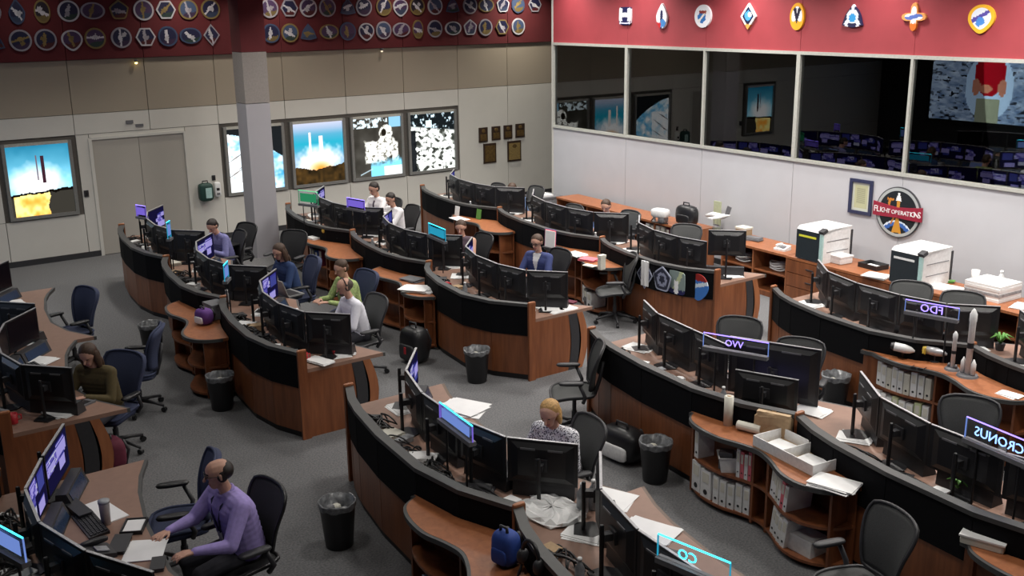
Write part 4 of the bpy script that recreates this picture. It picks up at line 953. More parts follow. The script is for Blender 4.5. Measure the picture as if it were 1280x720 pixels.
for lb, p_, q_ in (('left of two men in white shirts, head higher and further back', (8.88, 16.88), 1.01), ('right of two men in white shirts, hand at his chin', (8.80, 16.12), .95)):
    t, h_, s_ = person(lb, p_, F_+.2, shirt('white2', (.82, .80, .82), 30, .04), (HD, SHORT), .12, .1, .35, s=q_,
                       hands=((.45, .12, .83), (.42, -.12, .83)) if q_ > .98 else ((.30, .03, 1.0), (.42, -.14, .83)),
                       front=mk('tie_dark', (.06, .04, .07), .7), fw=lambda d: np.where(d < .47, .022, .0))
person('woman with dark tied hair and bare shoulders beside the cyan sign', (8.46, 13.3), F_+.5, shirt('plum', (.10, .07, .09), 40), (HB, BUN), .15, .3, .25, sleeve='none')
t, h_, s_ = person('woman in blue blazer and glasses with tied brown hair', (8.74, 11.72), F_+.35, shirt('navy_blazer', (.035, .05, .16), 40), (HB, BUN), .10, .1, .2, front=PAPER, fw=lambda d: np.clip((d-.22)*.24, 0, .065))
glasses(t, h_)
person('person with blue-lit face at the console below the plaques', (11.25, 15.85), F_+.3, shirt('teal', (.16, .26, .45), 40), (HB, SHORT), .42, .2, .5)
person('blue-lit man in pale blue shirt before the long credenza', (11.38, 13.3), F_+.3, shirt('paleblue', (.25, .38, .70), 40), (HB, SHORT), .28, .2, .35)
DOTS = bpy.data.materials.new('shirt_white_dotted'); DOTS.use_nodes = True; nt = DOTS.node_tree; vo = nt.nodes.new('ShaderNodeTexVoronoi'); vo.inputs['Scale'].default_value = 62
tc_ = nt.nodes.new('ShaderNodeTexCoord'); rp_ = nt.nodes.new('ShaderNodeValToRGB'); rp_.color_ramp.interpolation = 'CONSTANT'; rp_.color_ramp.elements[0].color = (.03, .03, .06, 1)
rp_.color_ramp.elements[1].position = .42; rp_.color_ramp.elements[1].color = (.72, .72, .76, 1)
nt.links.new(tc_.outputs['Object'], vo.inputs[0]); nt.links.new(vo.outputs['Distance'], rp_.inputs[0]); nt.links.new(rp_.outputs[0], nt.nodes['Principled BSDF'].inputs['Base Color'])
person('blonde woman in white dotted short-sleeved top reading at her desk', (5.00, 6.54), F_+.35, DOTS, (HBL, BLON), .30, .15, .35, sleeve='short', vox=.0075)
# ------------------------------------------------------------------ credenza along the right wall
def cx(y): return 12.25+.05*(y-8)
ZC = .745
def cabinet(name, lb, ya, yb, depth, bays, doors, dx=0, cat='cabinet'):
    xa = cx((ya+yb)/2)+dx; ang = -.05; L = ya-yb
    t = thing(name, lb, cat, (xa, (ya+yb)/2, 0), ang)
    b = lambda nm, x0_, x1_, y0_, y1_, z0_, z1_, m, par=None: MB().box(x0_, x1_, y0_, y1_, z0_, z1_).build(nm, m, par or t)
    b('top', -.02, depth, -L/2, L/2, ZC-.035, ZC, SHELFT); b('back_board', depth-.02, depth, -L/2, L/2, 0, ZC-.035, WOOD)
    b('base_board', .02, depth-.02, -L/2, L/2, 0, .08, WOOD)
    n = bays+doors; wb_ = L/n
    for i in range(n+1):
        y = L/2-i*wb_; y = min(max(y, -L/2+.012), L/2-.012); b('side_panel', 0, depth-.02, y-.012, y+.012, .08, ZC-.035, WOODL)
    for i in range(bays): b('shelf_board', .01, depth-.02, L/2-(i+1)*wb_+.012, L/2-i*wb_-.012, .38, .40, WOOD)
    for i in range(bays, n):
        y1_, y0_ = L/2-i*wb_-.016, L/2-(i+1)*wb_+.016
        for z0_, z1_ in ((.09, .29), (.30, .50), (.51, .70)):
            dr = b('drawer', -.018, 0, y0_, y1_, z0_, z1_, WOOD); b('handle', -.035, -.018, (y0_+y1_)/2-.07, (y0_+y1_)/2+.07, (z0_+z1_)/2, (z0_+z1_)/2+.012, BLACK2, dr)
    return t
cabinet('credenza', 'long low wooden credenza with open bays against the white wall', 16.35, 12.35, .52, 4, 0, .03)
cabinet('credenza', 'open-shelf credenza end holding odds and ends left of the printers', 11.62, 10.2, .62, 2, 0, .0)
cabinet('credenza', 'wooden drawer credenza under both printers', 10.19, 7.35, .70, 0, 3, -.02)
cabinet('credenza', 'wooden credenza at right edge under the tall paper stack', 7.34, 4.6, .70, 1, 2, .0)
def printer(x, y, lb, accent):
    t = thing('laser_printer', lb, 'printer', (x, y, ZC), -.06, 'laser printers'); D, W, Hh = .62, .50, .50
    MB().box(.03, D, -W/2, W/2, 0, Hh-.02).build('body', WHITEPL, t); MB().prism_y([(0, Hh-.06), (.06, Hh), (D, Hh+.01), (D, Hh-.02), (.03, Hh-.02)], -W/2-.004, W/2+.004).build('top_cover', WHITEPL, t)
    f = MB().box(0, .03, -W/2+.06, W/2, .02, Hh-.05).build('front_door', mk('printer_slate', (.018, .026, .032), .45), t)
    MB().box(-.004, 0, -W/2+.12, W/2-.05, Hh-.15, Hh-.12).build('label_strip', accent, f); MB().box(.0, .03, -W/2, -W/2+.055, .02, Hh-.06).build('front_edge', TEAL, t)
    MB().obox((.04, -W/2+.03, Hh-.02), (.10, .09, .05), 0, -.4).build('control_panel', BLACK2, t)
    for z in (.16, .32): MB().box(.10, D-.06, -W/2-.006, -W/2, z, z+.008).build('side_seam', GREYPL, t)
    MB().box(D-.02, D+.02, -W/2-.008, -W/2+.05, .05, Hh-.05).build('rear_cover', BLACK2, t)
printer(12.30, 9.76, 'left laser printer with yellow strip on its dark front', mk('strip_yellow', (.7, .7, .05), .5))
printer(12.20, 8.06, 'right laser printer below the round emblem', WHITEPL)
# ------------------------------------------------------------------ small things
def stack(x, y, z, lb, sx=.22, sy=.28, n=3, th=.004, rz=0, mat=None, spread=.02, name='paper_stack', cat='papers', group=None):
    t = thing(name, lb, cat, (x, y, z), rz, group)
    r = random.Random(lb)
    for i in range(n): MB().obox((r.uniform(-1, 1)*spread, r.uniform(-1, 1)*spread, th*(i+.5)), (sx, sy, th*.9), r.uniform(-1, 1)*spread*6).build('sheet', mat or PAPER, t)
    return t
def crate(x, y, z, lb, sx, sy, sz, mat, name='carton', cat='box', rz=0, lid=None):
    t = thing(name, lb, cat, (x, y, z), rz); MB().sup((0, 0, sz*.45), (sx/2, sy/2, sz*.45), .15, 16, 8).build('box', mat, t)
    MB().box(-sx/2-.004, sx/2+.004, -sy/2-.004, sy/2+.004, sz*.82, sz).build('lid', lid or mat, t); return t
def tray(x, y, z, lb, rz=0, mat=None, sx=.26, sy=.34, hh=.07):
    t = thing('paper_tray', lb, 'tray', (x, y, z), rz); m = mat or BLACK
    MB().box(-sx/2, sx/2, -sy/2, sy/2, 0, .008).build('tray_bottom', m, t)
    for bx in ((-sx/2, sx/2, -sy/2, -sy/2+.01), (-sx/2, sx/2, sy/2-.01, sy/2), (-sx/2, -sx/2+.01, -sy/2+.01, sy/2-.01), (sx/2-.01, sx/2, -sy/2+.01, sy/2-.01)): MB().box(*bx, .008, hh).build('tray_side', m, t)
    MB().obox((0, 0, .015), (sx*.8, sy*.82, .014)).build('sheet', PAPER, t); return t
def bag(x, y, z, lb, sx, sy, sz, mat, rz=0, name='bag', patch=None):
    t = thing(name, lb, 'bag', (x, y, z), rz); MB().sup((0, 0, sz*.5), (sx/2, sy/2, sz*.5), .62, 18, 12).build('bag_body', mat, t, True)
    MB().tube([(-.02, -sy*.16, sz*.94), (-.02, -sy*.14, sz*1.12), (-.02, sy*.14, sz*1.12), (-.02, sy*.16, sz*.94)], .012, 8).build('handle', BLACK2, t, True)
    MB().sup((-sx*.46, 0, sz*.34), (sx*.1, sy*.34, sz*.22), .4, 14, 8).build('front_pocket', patch or mat, t, True)
    for s in (-1, 1): MB().tube([(sx*.40, s*sy*.25, sz*.9), (sx*.62, s*sy*.28, sz*.55), (sx*.42, s*sy*.25, sz*.1)], .016, 6).build('strap', BLACK2, t, True)
    return t
def lathe_thing(name, lb, cat, x, y, z, parts, rz=0, n=16):
    t = thing(name, lb, cat, (x, y, z), rz)
    for nm, prof, m in parts: MB().lathe(prof, n).build(nm, m, t, True)
    return t
def bottle(x, y, z, lb, m, hh=.22, r=.033, capm=None):
    return lathe_thing('bottle', lb, 'bottle', x, y, z, [('bottle_body', [(r*.9, 0), (r, .01), (r, hh*.65), (r*.4, hh*.86), (r*.4, hh*.9)], m), ('bottle_cap', [(r*.48, hh*.9), (r*.48, hh)], capm or WHITEPL)])
def mug(x, y, z, lb, m):
    t = lathe_thing('mug', lb, 'mug', x, y, z, [('mug_body', [(.036, 0), (.04, .01), (.042, .10), (.038, .10), (.036, .015)], m)])
    MB().tube([(.04, 0, .08), (.07, 0, .075), (.07, 0, .035), (.04, 0, .03)], .007, 6).build('handle', m, t, True); return t
# bins
def bin_(x, y, lb, full=False):
    t = thing('waste_bin', lb, 'bin', (x, y, 0), 0, 'black waste bins')
    MB().lathe([(.115, 0), (.12, .01), (.155, .40), (.16, .41), (.15, .41), (.112, .02)], 24).build('bin_body', BLACK, t, True)
    l = MB(); prof = [(.158, .365), (.166, .41), (.164, .422), (.148, .418), (.135, .30), (.09, .26)]; l.lathe(prof, 24, cap=False)
    rr = random.Random(lb); l.v = [(a*(1+.03*rr.uniform(-1, 1)), b*(1+.03*rr.uniform(-1, 1)), c+.012*rr.uniform(-1, 1)) for a, b, c in l.v]; l.build('bin_liner', mk('bin_liner_film', (.15, .155, .165), .3, var=.5, scale=25), t, True)
    for i in range(5): MB().sup((.06*math.cos(i*1.3), .06*math.sin(i*1.3), .31+.02*(i % 3)), (.045, .04, .03), .8, 8, 6).build('crumpled_paper', [LINER, PAPER2, GREYPL][i % 3], t)
bin_(3.80, 11.22, 'waste bin beside the bookshelf with purple bag')
bin_(6.66, 10.18, 'waste bin in front of the console of the woman in blue blazer')
bin_(3.46, 7.52, 'waste bin left of the blonde woman\'s console')
bin_(6.50, 6.82, 'waste bin at the end of the long bookshelf full of white binders')
bin_(3.78, 13.75, 'waste bin at the far end of the bookshelf with purple bag')
bin_(9.38, 6.95, 'pale-lined waste bin by the bookshelf with rocket models')
# bags on the floor
bpk = bag(6.42, 11.28, 0, 'black backpack with red tag on floor beside white binder shelf', .30, .40, .48, BLACK, .2, 'backpack', BLACK2)
MB().obox((-.19, -.02, .20), (.012, .03, .09)).build('red_tag', REDPL, bpk)
bag(6.32, 12.72, 0, 'soft black bag on floor left of the backpack', .32, .40, .36, BLACK2, .1)
bag(6.58, 7.38, 0, 'black tote bag with white and red print near waste bin', .30, .50, .36, BLACK, .1, 'tote_bag', WHITEPL)
bag(2.32, 10.30, 0, 'maroon bag on floor under the olive cardigan woman\'s desk', .22, .30, .34, MAROON, .2)
# E bookshelf top
sy_ = .757
x, y = at(910, 531, sy_); lathe_thing('paper_roll', 'upright cream paper roll on the binder bookshelf', 'roll', x, y, sy_, [('roll', [(.042, 0), (.042, .28), (.02, .28), (.02, .2)], PAPER2), ('core', [(.019, .0), (.019, .281)], CARD)])
x, y = at(936, 540, sy_); t = thing('paper_roll', 'cream paper roll lying on the binder bookshelf', 'roll', (x, y, sy_+.045), .3)
MB().tube([(0, -.11, 0), (0, .11, 0)], .042, 14).build('roll', PAPER2, t); MB().tube([(0, -.112, 0), (0, .112, 0)], .018, 10).build('core', CARD, t)
x, y = at(967, 543, sy_); t = thing('paper_bag', 'crumpled brown paper bag behind the cardboard tray', 'bag', (x, y, sy_), .4)
b_ = MB().sup((0, 0, .10), (.07, .17, .11), .4, 18, 10); rr = random.Random(3); b_.v = [(a*(1+.12*rr.uniform(-1, 1)), b*(1+.06*rr.uniform(-1, 1)), c*(1+.08*rr.uniform(-1, 1)) if c > .02 else c) for a, b, c in b_.v]
b_.build('bag_body', CARD, t); MB().box(-.05, .05, -.15, .15, .19, .215).build('folded_top', mk('cardboard_light', (.5, .36, .22), .8), t)
x, y = at(993, 572, sy_); t = thing('file_tray', 'open white cardboard double tray holding paper on the binder bookshelf', 'tray', (x+.03, y, sy_), -.12)
MB().box(-.17, .17, -.36, .36, 0, .008).build('tray_bottom', CARD, t)
for bx in ((-.17, .17, -.36, -.352), (-.17, .17, .352, .36), (-.17, -.162, -.352, .352), (.162, .17, -.352, .352), (-.162, .162, -.004, .004)): MB().box(*bx, .008, .10).build('tray_side', WHITEPL, t)
for s in (-.18, .18): MB().obox((0, s, .02), (.22, .26, .02), .1).build('sheet', PAPER, t)
x, y = at(1041, 608, sy_); stack(x+.02, y, sy_, 'loose white papers at the near end of the binder bookshelf', .24, .34, 6, .005, .3)
x, y = at(1222, 680, sy_); crate(x+.06, y-.02, sy_, 'flat cream boxed book on the bottom right bookshelf', .22, .30, .07, PAPER2, 'boxed_book', 'book', .3, PAPER)
# F bookshelf models
def capsule(px, py, lb, foil):
    x, y = at(px, py, sy_); t = thing('capsule_model', lb, 'model', (x, y, sy_), .5); t.scale = (.62, .62, .62)
    MB().lathe([(.08, 0), (.08, .012), (.012, .014), (.012, .12)], 16).build('stand', CLEARP if not foil else BLACK2, t)
    MB().tube([(0, .15, .20), (0, -.02, .18), (0, -.12, .165), (0, -.19, .155)], [.075, .078, .06, .018], 16).build('hull', WHITEPL if not foil else SILVER, t, True)
    MB().tube([(0, .21, .21), (0, .14, .20)], [.05, .072], 16).build('service_module', BLACK2 if not foil else YELLOW, t)
    if foil:
        for s in (-1, 1): MB().obox((s*.10, .17, .20), (.12, .02, .10), .3*s, .4).build('solar_panel', YELLOW, t)
capsule(1128, 448, 'white cone capsule model lying on its stand on the bookshelf', False)
capsule(1168, 452, 'silver capsule model with gold panels on the bookshelf', True)
def rocket(px, py, hh, lb, booster):
    x, y = at(px, py, sy_); t = thing('rocket_model', lb, 'model', (x, y, sy_)); r = .032 if booster else .022
    MB().lathe([(.11 if booster else .08, 0), (.10 if booster else .07, .02), (.03, .025)], 20).build('stand', GREYPL, t)
    MB().lathe([(r, .03), (r, hh*.80), (r*1.15, hh*.82), (r*1.15, hh*.92), (r*.5, hh*.98), (.004, hh)], 16).build('core_stage', WHITEPL, t, True)
    MB().lathe([(r*1.03, hh*.42), (r*1.03, hh*.50)], 16).build('black_band', BLACK, t)
    for s in (-1, 1):
        MB().lathe([(r*.8, .03), (r*.8, hh*.2 if booster else hh*.12), (.004, hh*.27 if booster else hh*.16)], 12, (0, s*r*1.75, 0)).build('booster', WHITEPL if booster else GREYPL, t, True)
rocket(1190, 462, .42, 'shorter white rocket model on the bookshelf', False)
rocket(1209, 470, .72, 'tall white rocket model with side boosters at the bookshelf bend', True)
x, y = at(1262, 494, sy_); stack(x, y, sy_, 'small white papers on the right end of the rocket bookshelf', .14, .2, 3)
x, y = at(1146, 463, sy_); t = thing('sunglasses', 'dark glasses lying on the bookshelf before the capsule models', 'glasses', (x, y, sy_), .3)
for s in (-1, 1): MB().sup((0, s*.035, .018), (.006, .03, .018), .7, 10, 6).build('lens', BLACK, t); MB().tube([(0, s*.065, .02), (.12, s*.06, .012)], .004, 6).build('temple', BLACK, t)
# A, B, C bookshelf tops
x, y = at(250, 406, sy_); bag(x+.06, y, sy_, 'purple and white gift bag on the dim left bookshelf', .18, .22, .20, PURPF, .3, 'gift_bag', PAPER)
x, y = at(270, 397, sy_); crate(x, y, sy_, 'grey paper box with white label on the dim left bookshelf', .20, .26, .20, LINER, rz=.1, lid=GREYPL)
x, y = at(523, 363, sy_); stack(x, y, sy_, 'spread white papers on the bookshelf above the backpack', .26, .40, 7, .006, .5, None, .05)
x, y = at(515, 352, sy_); stack(x+.05, y+.05, sy_, 'grey folders behind the spread white papers', .22, .3, 3, .01, .2, GREYPL)
x, y = at(413, 301, sy_); t = thing('yellow_model', 'yellow folding model figure on the bookshelf by the column', 'model', (x, y, sy_), .3)
for k_ in range(4): MB().tube([(0, -.14+.08*k_, .0), (.02, -.10+.08*k_, .12), (0, -.06+.08*k_, .01)], .016, 6).build('yellow_strut', YELLOW, t)
MB().sup((.0, .12, .16), (.05, .05, .05), .8, 10, 6).build('head', YELLOW, t)
x, y = at(393, 298, sy_); stack(x, y, sy_, 'white paper on the bookshelf left of the yellow model', .18, .22, 3, .01)
x, y = at(574, 274, sy_); stack(x, y, sy_, 'white papers on the bookshelf behind the bare-shouldered woman', .22, .34, 4)
for px, py, m, lb in ((588, 262, BLUEPL, 'blue display card leaning on the far console partition'), (598, 266, GREENM, 'green display card leaning on the far console partition'), (571, 262, PAPER, 'white card standing on the far bookshelf')):
    x, y = at(px, py+8, sy_); t = thing('display_card', lb, 'card', (x, y, sy_), 0); MB().obox((.01, 0, .09), (.008, .14, .18), 0, .15).build('card', m, t); MB().obox((.05, 0, .05), (.006, .04, .11), 0, -.3).build('easel', BLACK2, t)
x, y = at(721, 319, sy_); stack(x, y, sy_, 'white papers on the bookshelf beside the pink papers', .2, .3, 4, .006)
x, y = at(736, 325, sy_); stack(x, y, sy_, 'pink and white papers on the bookshelf by the grey chair', .2, .26, 4, .008, .3, PINK, .03)
x, y = at(738, 331, sy_); stack(x-.03, y-.05, sy_+.0, 'white card in front of the pink papers', .12, .2, 2, .006, .2, PAPER2)
x, y = at(752, 337, sy_); crate(x, y, sy_, 'narrow upright cream box on bookshelf end by the grey chair', .10, .07, .22, PAPER2)
x, y = at(690, 310, sy_); t = thing('folder_holder', 'pink folder standing on the bookshelf behind the woman in blue blazer', 'folder', (x, y, sy_), .1)
for i, m in enumerate((PAPER, PINK, PINK, BLUEPL)): MB().obox((.03*i-.04, .03*i, .14), (.012, .22, .28), .05*i, .06).build('folder', m, t)
MB().box(-.1, .1, -.14, .14, 0, .02).build('holder', BLACK2, t)
y = at(760, 335, .97)[1]; t = thing('towel', 'white cloth hanging from the placard console partition', 'cloth', (lerp_line(unit_line('C3'), y)-.052, y, .60), 0)
MB().ribbon([(0, -.07), (.012, -.03), (0, 0), (.012, .04), (0, .07)], [(.02, -.07), (.032, -.03), (.02, 0), (.032, .04), (.02, .07)], 0, .36).build('cloth', PAPER, t)
# placards hung on the C3 partition
CL = unit_line('C3')
def pl(n):
    def star(u, v, r): 
        c = np.array([.16, .17, .24])*np.ones(u.shape+(3,)); c = np.where((r > .82)[..., None], np.array([.62, .64, .72]), c); return np.where((abs(np.hypot(u, v)-.4) < .12)[..., None], np.array([.55, .57, .66]), c)
    def shut(u, v, r):
        c = np.array([.50, .56, .55])*np.ones(u.shape+(3,)); c = np.where((abs(u-.5*v-.1) < .2)[..., None], np.array([.72, .76, .60]), c); c = np.where((v < -.5)[..., None], np.array([.12, .12, .32]), c)
        return np.where(((abs(u) < .2) & (v < .15))[..., None], np.array([.92, .92, .93]), c)
    def blue(u, v, r):
        c = np.array([.22, .45, .75])*np.ones(u.shape+(3,)); c = np.where((v > .35)[..., None], np.array([.55, .12, .10]), c); c = np.where((abs(v-.3*u) < .14)[..., None], np.array([.80, .85, .9]), c)
        return np.where(((u < -.5) & (v < .1))[..., None], np.array([.75, .45, .15]), c)
    return [star, star, shut, blue][n]
for i, (px, py, k_, s_, lb) in enumerate(((806, 330, 'diamond', .19, 'grey diamond placard half hidden by the grey chair'), (828, 343, 'pentagonal', .19, 'grey star crest placard hung on console'),
                                       (846, 345, 'square', .19, 'rounded shuttle placard in pale green hung on console'), (873, 352, 'shield', .19, 'blue and red shield placard hung on console'))):
    ys = [9.6+.01*q for q in range(250)]; y = min(ys, key=lambda q: abs(pix(lerp_line(CL, q)-.03, q, .76)[0]-px)); xx = lerp_line(CL, y)
    o = single('emblem_placard', lb, 'placard', emblem_mesh(k_, s_, pl(i), 'r', .012, 8), (xx-.025, y, .76), 0, 'emblem placards on the console'); 
# credenza things
def on_cred(px, py): return at(px, py, ZC)
x, y = 12.72, 16.86; t = thing('document_cabinet', 'grey floor cabinet with paper on top at the credenza end', 'cabinet', (x, y, 0), -.05)
MB().box(-.25, .3, -.26, .26, 0, .66).build('body', LINER, t); MB().box(-.27, .32, -.28, .28, .66, .70).build('top', GREYPL, t); MB().obox((0, 0, .715), (.3, .36, .03)).build('paper', PAPER, t); MB().box(-.256, -.25, -.12, .14, .30, .58).build('notice', PAPER, t)
x, y = on_cred(820, 279); t = thing('sewing_machine_model', 'white instrument model with dark cables on the long credenza', 'instrument', (x+.1, y, ZC), .2)
MB().sup((0, 0, .17), (.10, .17, .08), .5).build('hood', WHITEPL, t, True); MB().sup((0, -.06, .06), (.09, .07, .06), .5).build('foot', GREYPL, t, True); MB().tube([(0, .1, .1), (-.05, .16, .02), (-.1, .1, .01), (-.05, -.2, .01)], .01, 6).build('cable', BLACK, t); MB().tube([(0, .13, .0), (0, .13, .12)], .03, 8).build('pillar', WHITEPL, t)
x, y = on_cred(852, 283); bag(x+.12, y, ZC, 'upright black soft case on the long credenza', .22, .46, .36, BLACK, 0, 'soft_case')
x, y = on_cred(846, 288); stack(x+.16, y-.05, ZC, 'white paper before the black soft case', .12, .25, 3)
x, y = on_cred(890, 287); t = thing('aircraft_model', 'white winged spacecraft model on a clear stand on credenza', 'model', (12.95, y, ZC), .2)
MB().tube([(0, .24, .20), (0, .1, .23), (0, -.1, .22), (0, -.24, .26)], [.02, .05, .045, .01], 12).build('fuselage', WHITEPL, t, True)
for s in (-1, 1): MB().obox((s*.13, -.02, .21), (.22, .12, .015), s*.3).build('wing', WHITEPL, t)
MB().obox((0, -.2, .33), (.015, .08, .16), 0, 0, .3).build('tail_fin', GREYPL, t); MB().lathe([(.09, 0), (.09, .01), (.01, .012), (.01, .2)], 14).build('stand', CLEARP, t); MB().tube([(.05, .1, .0), (.05, .1, .2)], .006, 6).build('support', SILVER, t)
x, y = on_cred(877, 285); t = thing('sample_plank', 'pale green upright plank standing at the wall on credenza', 'plank', (13.15, y, ZC)); MB().box(-.012, .012, -.08, .08, 0, .42).build('plank', mk('plank_green', (.42, .45, .30), .6), t); MB().box(-.03, .03, -.06, .06, 0, .02).build('foot', GREYPL, t)
x, y = on_cred(926, 298); crate(x+.12, y+.05, ZC, 'small cardboard box on the credenza behind the dark monitors', .18, .22, .17, CARD, lid=PAPER2)
x, y = on_cred(942, 300); stack(x, y, ZC, 'blue grey cloth heap at the open-shelf credenza end', .15, .3, 4, .012, .3, GREYPL, .03, 'cloth_heap', 'cloth')
x, y = on_cred(975, 313); t = thing('desk_phone', 'white desk phone left of the left printer', 'phone', (x+.05, y, ZC), .1); MB().prism_y([(-.09, 0), (.09, 0), (.09, .07), (-.09, .03)], -.1, .1).build('phone_base', WHITEPL, t); MB().sup((.01, .06, .075), (.09, .025, .02), .6).build('handset', WHITEPL, t, True); MB().obox((-.02, -.03, .06), (.08, .08, .008), 0, -.2).build('keypad', GREYPL, t)
x, y = on_cred(1046, 327); crate(x, y-.02, ZC, 'low white box in front of the left printer', .26, .34, .12, WHITEPL, rz=-.1, lid=PAPER)
x, y = on_cred(1086, 336); tray(x+.1, y, ZC, 'black paper tray between the two printers', -.1)
x, y = on_cred(1096, 346); stack(x, y, ZC, 'white papers beside the right printer', .26, .34, 5, .006, .2)
x, y = on_cred(1182, 361); stack(x, y, ZC, 'white papers right of the right printer', .24, .4, 5, .006, .1)
x, y = on_cred(1176, 355); stack(x+.15, y, ZC, 'yellow green notepad behind the white papers', .1, .16, 4, .008, .4, GREENM)
x, y = on_cred(1232, 373); t = thing('ream_stack', 'very thick stack of white paper at right wall', 'papers', (x+.15, y, ZC), -.06)
for i in range(6): MB().obox((.006*(i % 2), .008*((i*3) % 2), .0175+.035*i), (.48, .50, .033), .01*(i % 3)).build('paper_block', PAPER if i != 2 else LINER, t)
x, y = on_cred(1212, 353); lathe_thing('paper_cup', 'tall white paper cup behind the thick paper stack', 'cup', 13.0, y-.1, ZC, [('cup', [(.04, 0), (.055, .20), (.05, .20), (.037, .01)], PAPER)])
x, y = on_cred(1256, 362); bottle(12.95, y, ZC, 'white spray bottle right of the thick paper stack', WHITEPL, .28, .045)
x, y = on_cred(1272, 386); stack(x+.1, y-.05, ZC, 'white and pink papers at the right frame edge', .24, .3, 4, .008, .2)
for (y, z, lb, m) in ((11.3, .40, 'grey cables coil on the left upper shelf', GREYPL), (10.55, .40, 'silver cable coil on upper shelf beside drawers', SILVER)):
    t = thing('cable_coil', lb, 'cable', (cx(y)+.22, y, z), 0)
    for i in range(4): MB().tube([(.10*math.cos(a), .15*math.sin(a), .03+.03*i+.01*math.sin(3*a+i)) for a in [2*PI*k_/18 for k_ in range(18)]], .014, 6, True).build('coil', m if i % 2 else WHITEPL, t, True)
stack(cx(11.3)+.2, 11.28, .08, 'yellowish envelopes on the bottom shelf of open credenza', .2, .4, 3, .008, .1, CARD)
for i in range(6):
    binder(cx(13.1)+.07, 13.55-.13*i, .40 if False else .40, -.05, '%s binder from left in the long credenza bay behind blue-lit man' % ORD[i], 'binders in the long credenza', .09, .27, [WHITEPL, GREYPL, WHITEPL, PAPER2, MAROON, WHITEPL][i])
# ------------------------------------------------------------------ things on the desks
KB = [('keyboard_body', MB().prism_y([(-.075, 0), (.075, 0), (.075, .012), (-.075, .024)], -.22, .22).mesh('keyboard_body', BLACK))]
kk = MB()
for i in range(5):
    for j in range(14): kk.obox((-.055+.026*i, -.19+.029*j, .028-.0025*i), (.02, .023, .008))
KB.append(('keys', kk.mesh('keys', BLACK2)))
MOUSE = [('mouse_body', MB().sup((0, 0, .016), (.055, .032, .018), .8, 12, 6).mesh('mouse_body', BLACK2, True)), ('scroll_wheel', MB().tube([(-.03, -.004, .03), (-.03, .004, .03)], .008, 8).mesh('scroll_wheel', GREYPL))]
PHONE = [('phone_base', MB().prism_y([(-.1, 0), (.1, 0), (.1, .03), (-.1, .09)], -.10, .10).mesh('phone_base', BLACK2)), ('handset', MB().sup((0, .06, .085), (.10, .025, .022), .6).mesh('handset', BLACK, True)), ('keypad', MB().obox((.02, -.03, .064), (.09, .08, .008), 0, .29).mesh('keypad', LINER))]
PANEL = [('panel_case', MB().prism_y([(-.02, 0), (.12, 0), (.07, .125), (-.01, .125)], -.25, .25).mesh('panel_case', BLACK2)), ('touch_screen', MB().obox((.097, 0, .065), (.004, .40, .10), 0, -.38).mesh('touch_screen', mk('panel_dim_screen', (.03, .05, .10), .2)))]
def cables(k, i, yv, lb):
    L = unit_line(k); r = random.Random(k+str(i)); m = MB(); yc = yv; xc = lerp_line(L, yc)+.20
    for q in range(6):
        pts = [(r.uniform(-.12, .14), r.uniform(-.28, .28), .012+r.uniform(0, .05)) for _ in range(5)]
        P2 = []
        for a, b in zip(pts, pts[1:]):
            for s in range(4): P2.append(tuple(a[j]+(b[j]-a[j])*(s/4.)+(.03*math.sin(PI*s/4.) if j == 2 else 0) for j in range(3)))
        m.tube(P2, .008, 5)
    o = m.build('cable_tangle', BLACK, None, True); o.location = (xc, yc, DT); tag(o, lb, 'cables', 'cable tangles behind the monitors'); o['kind'] = 'stuff'
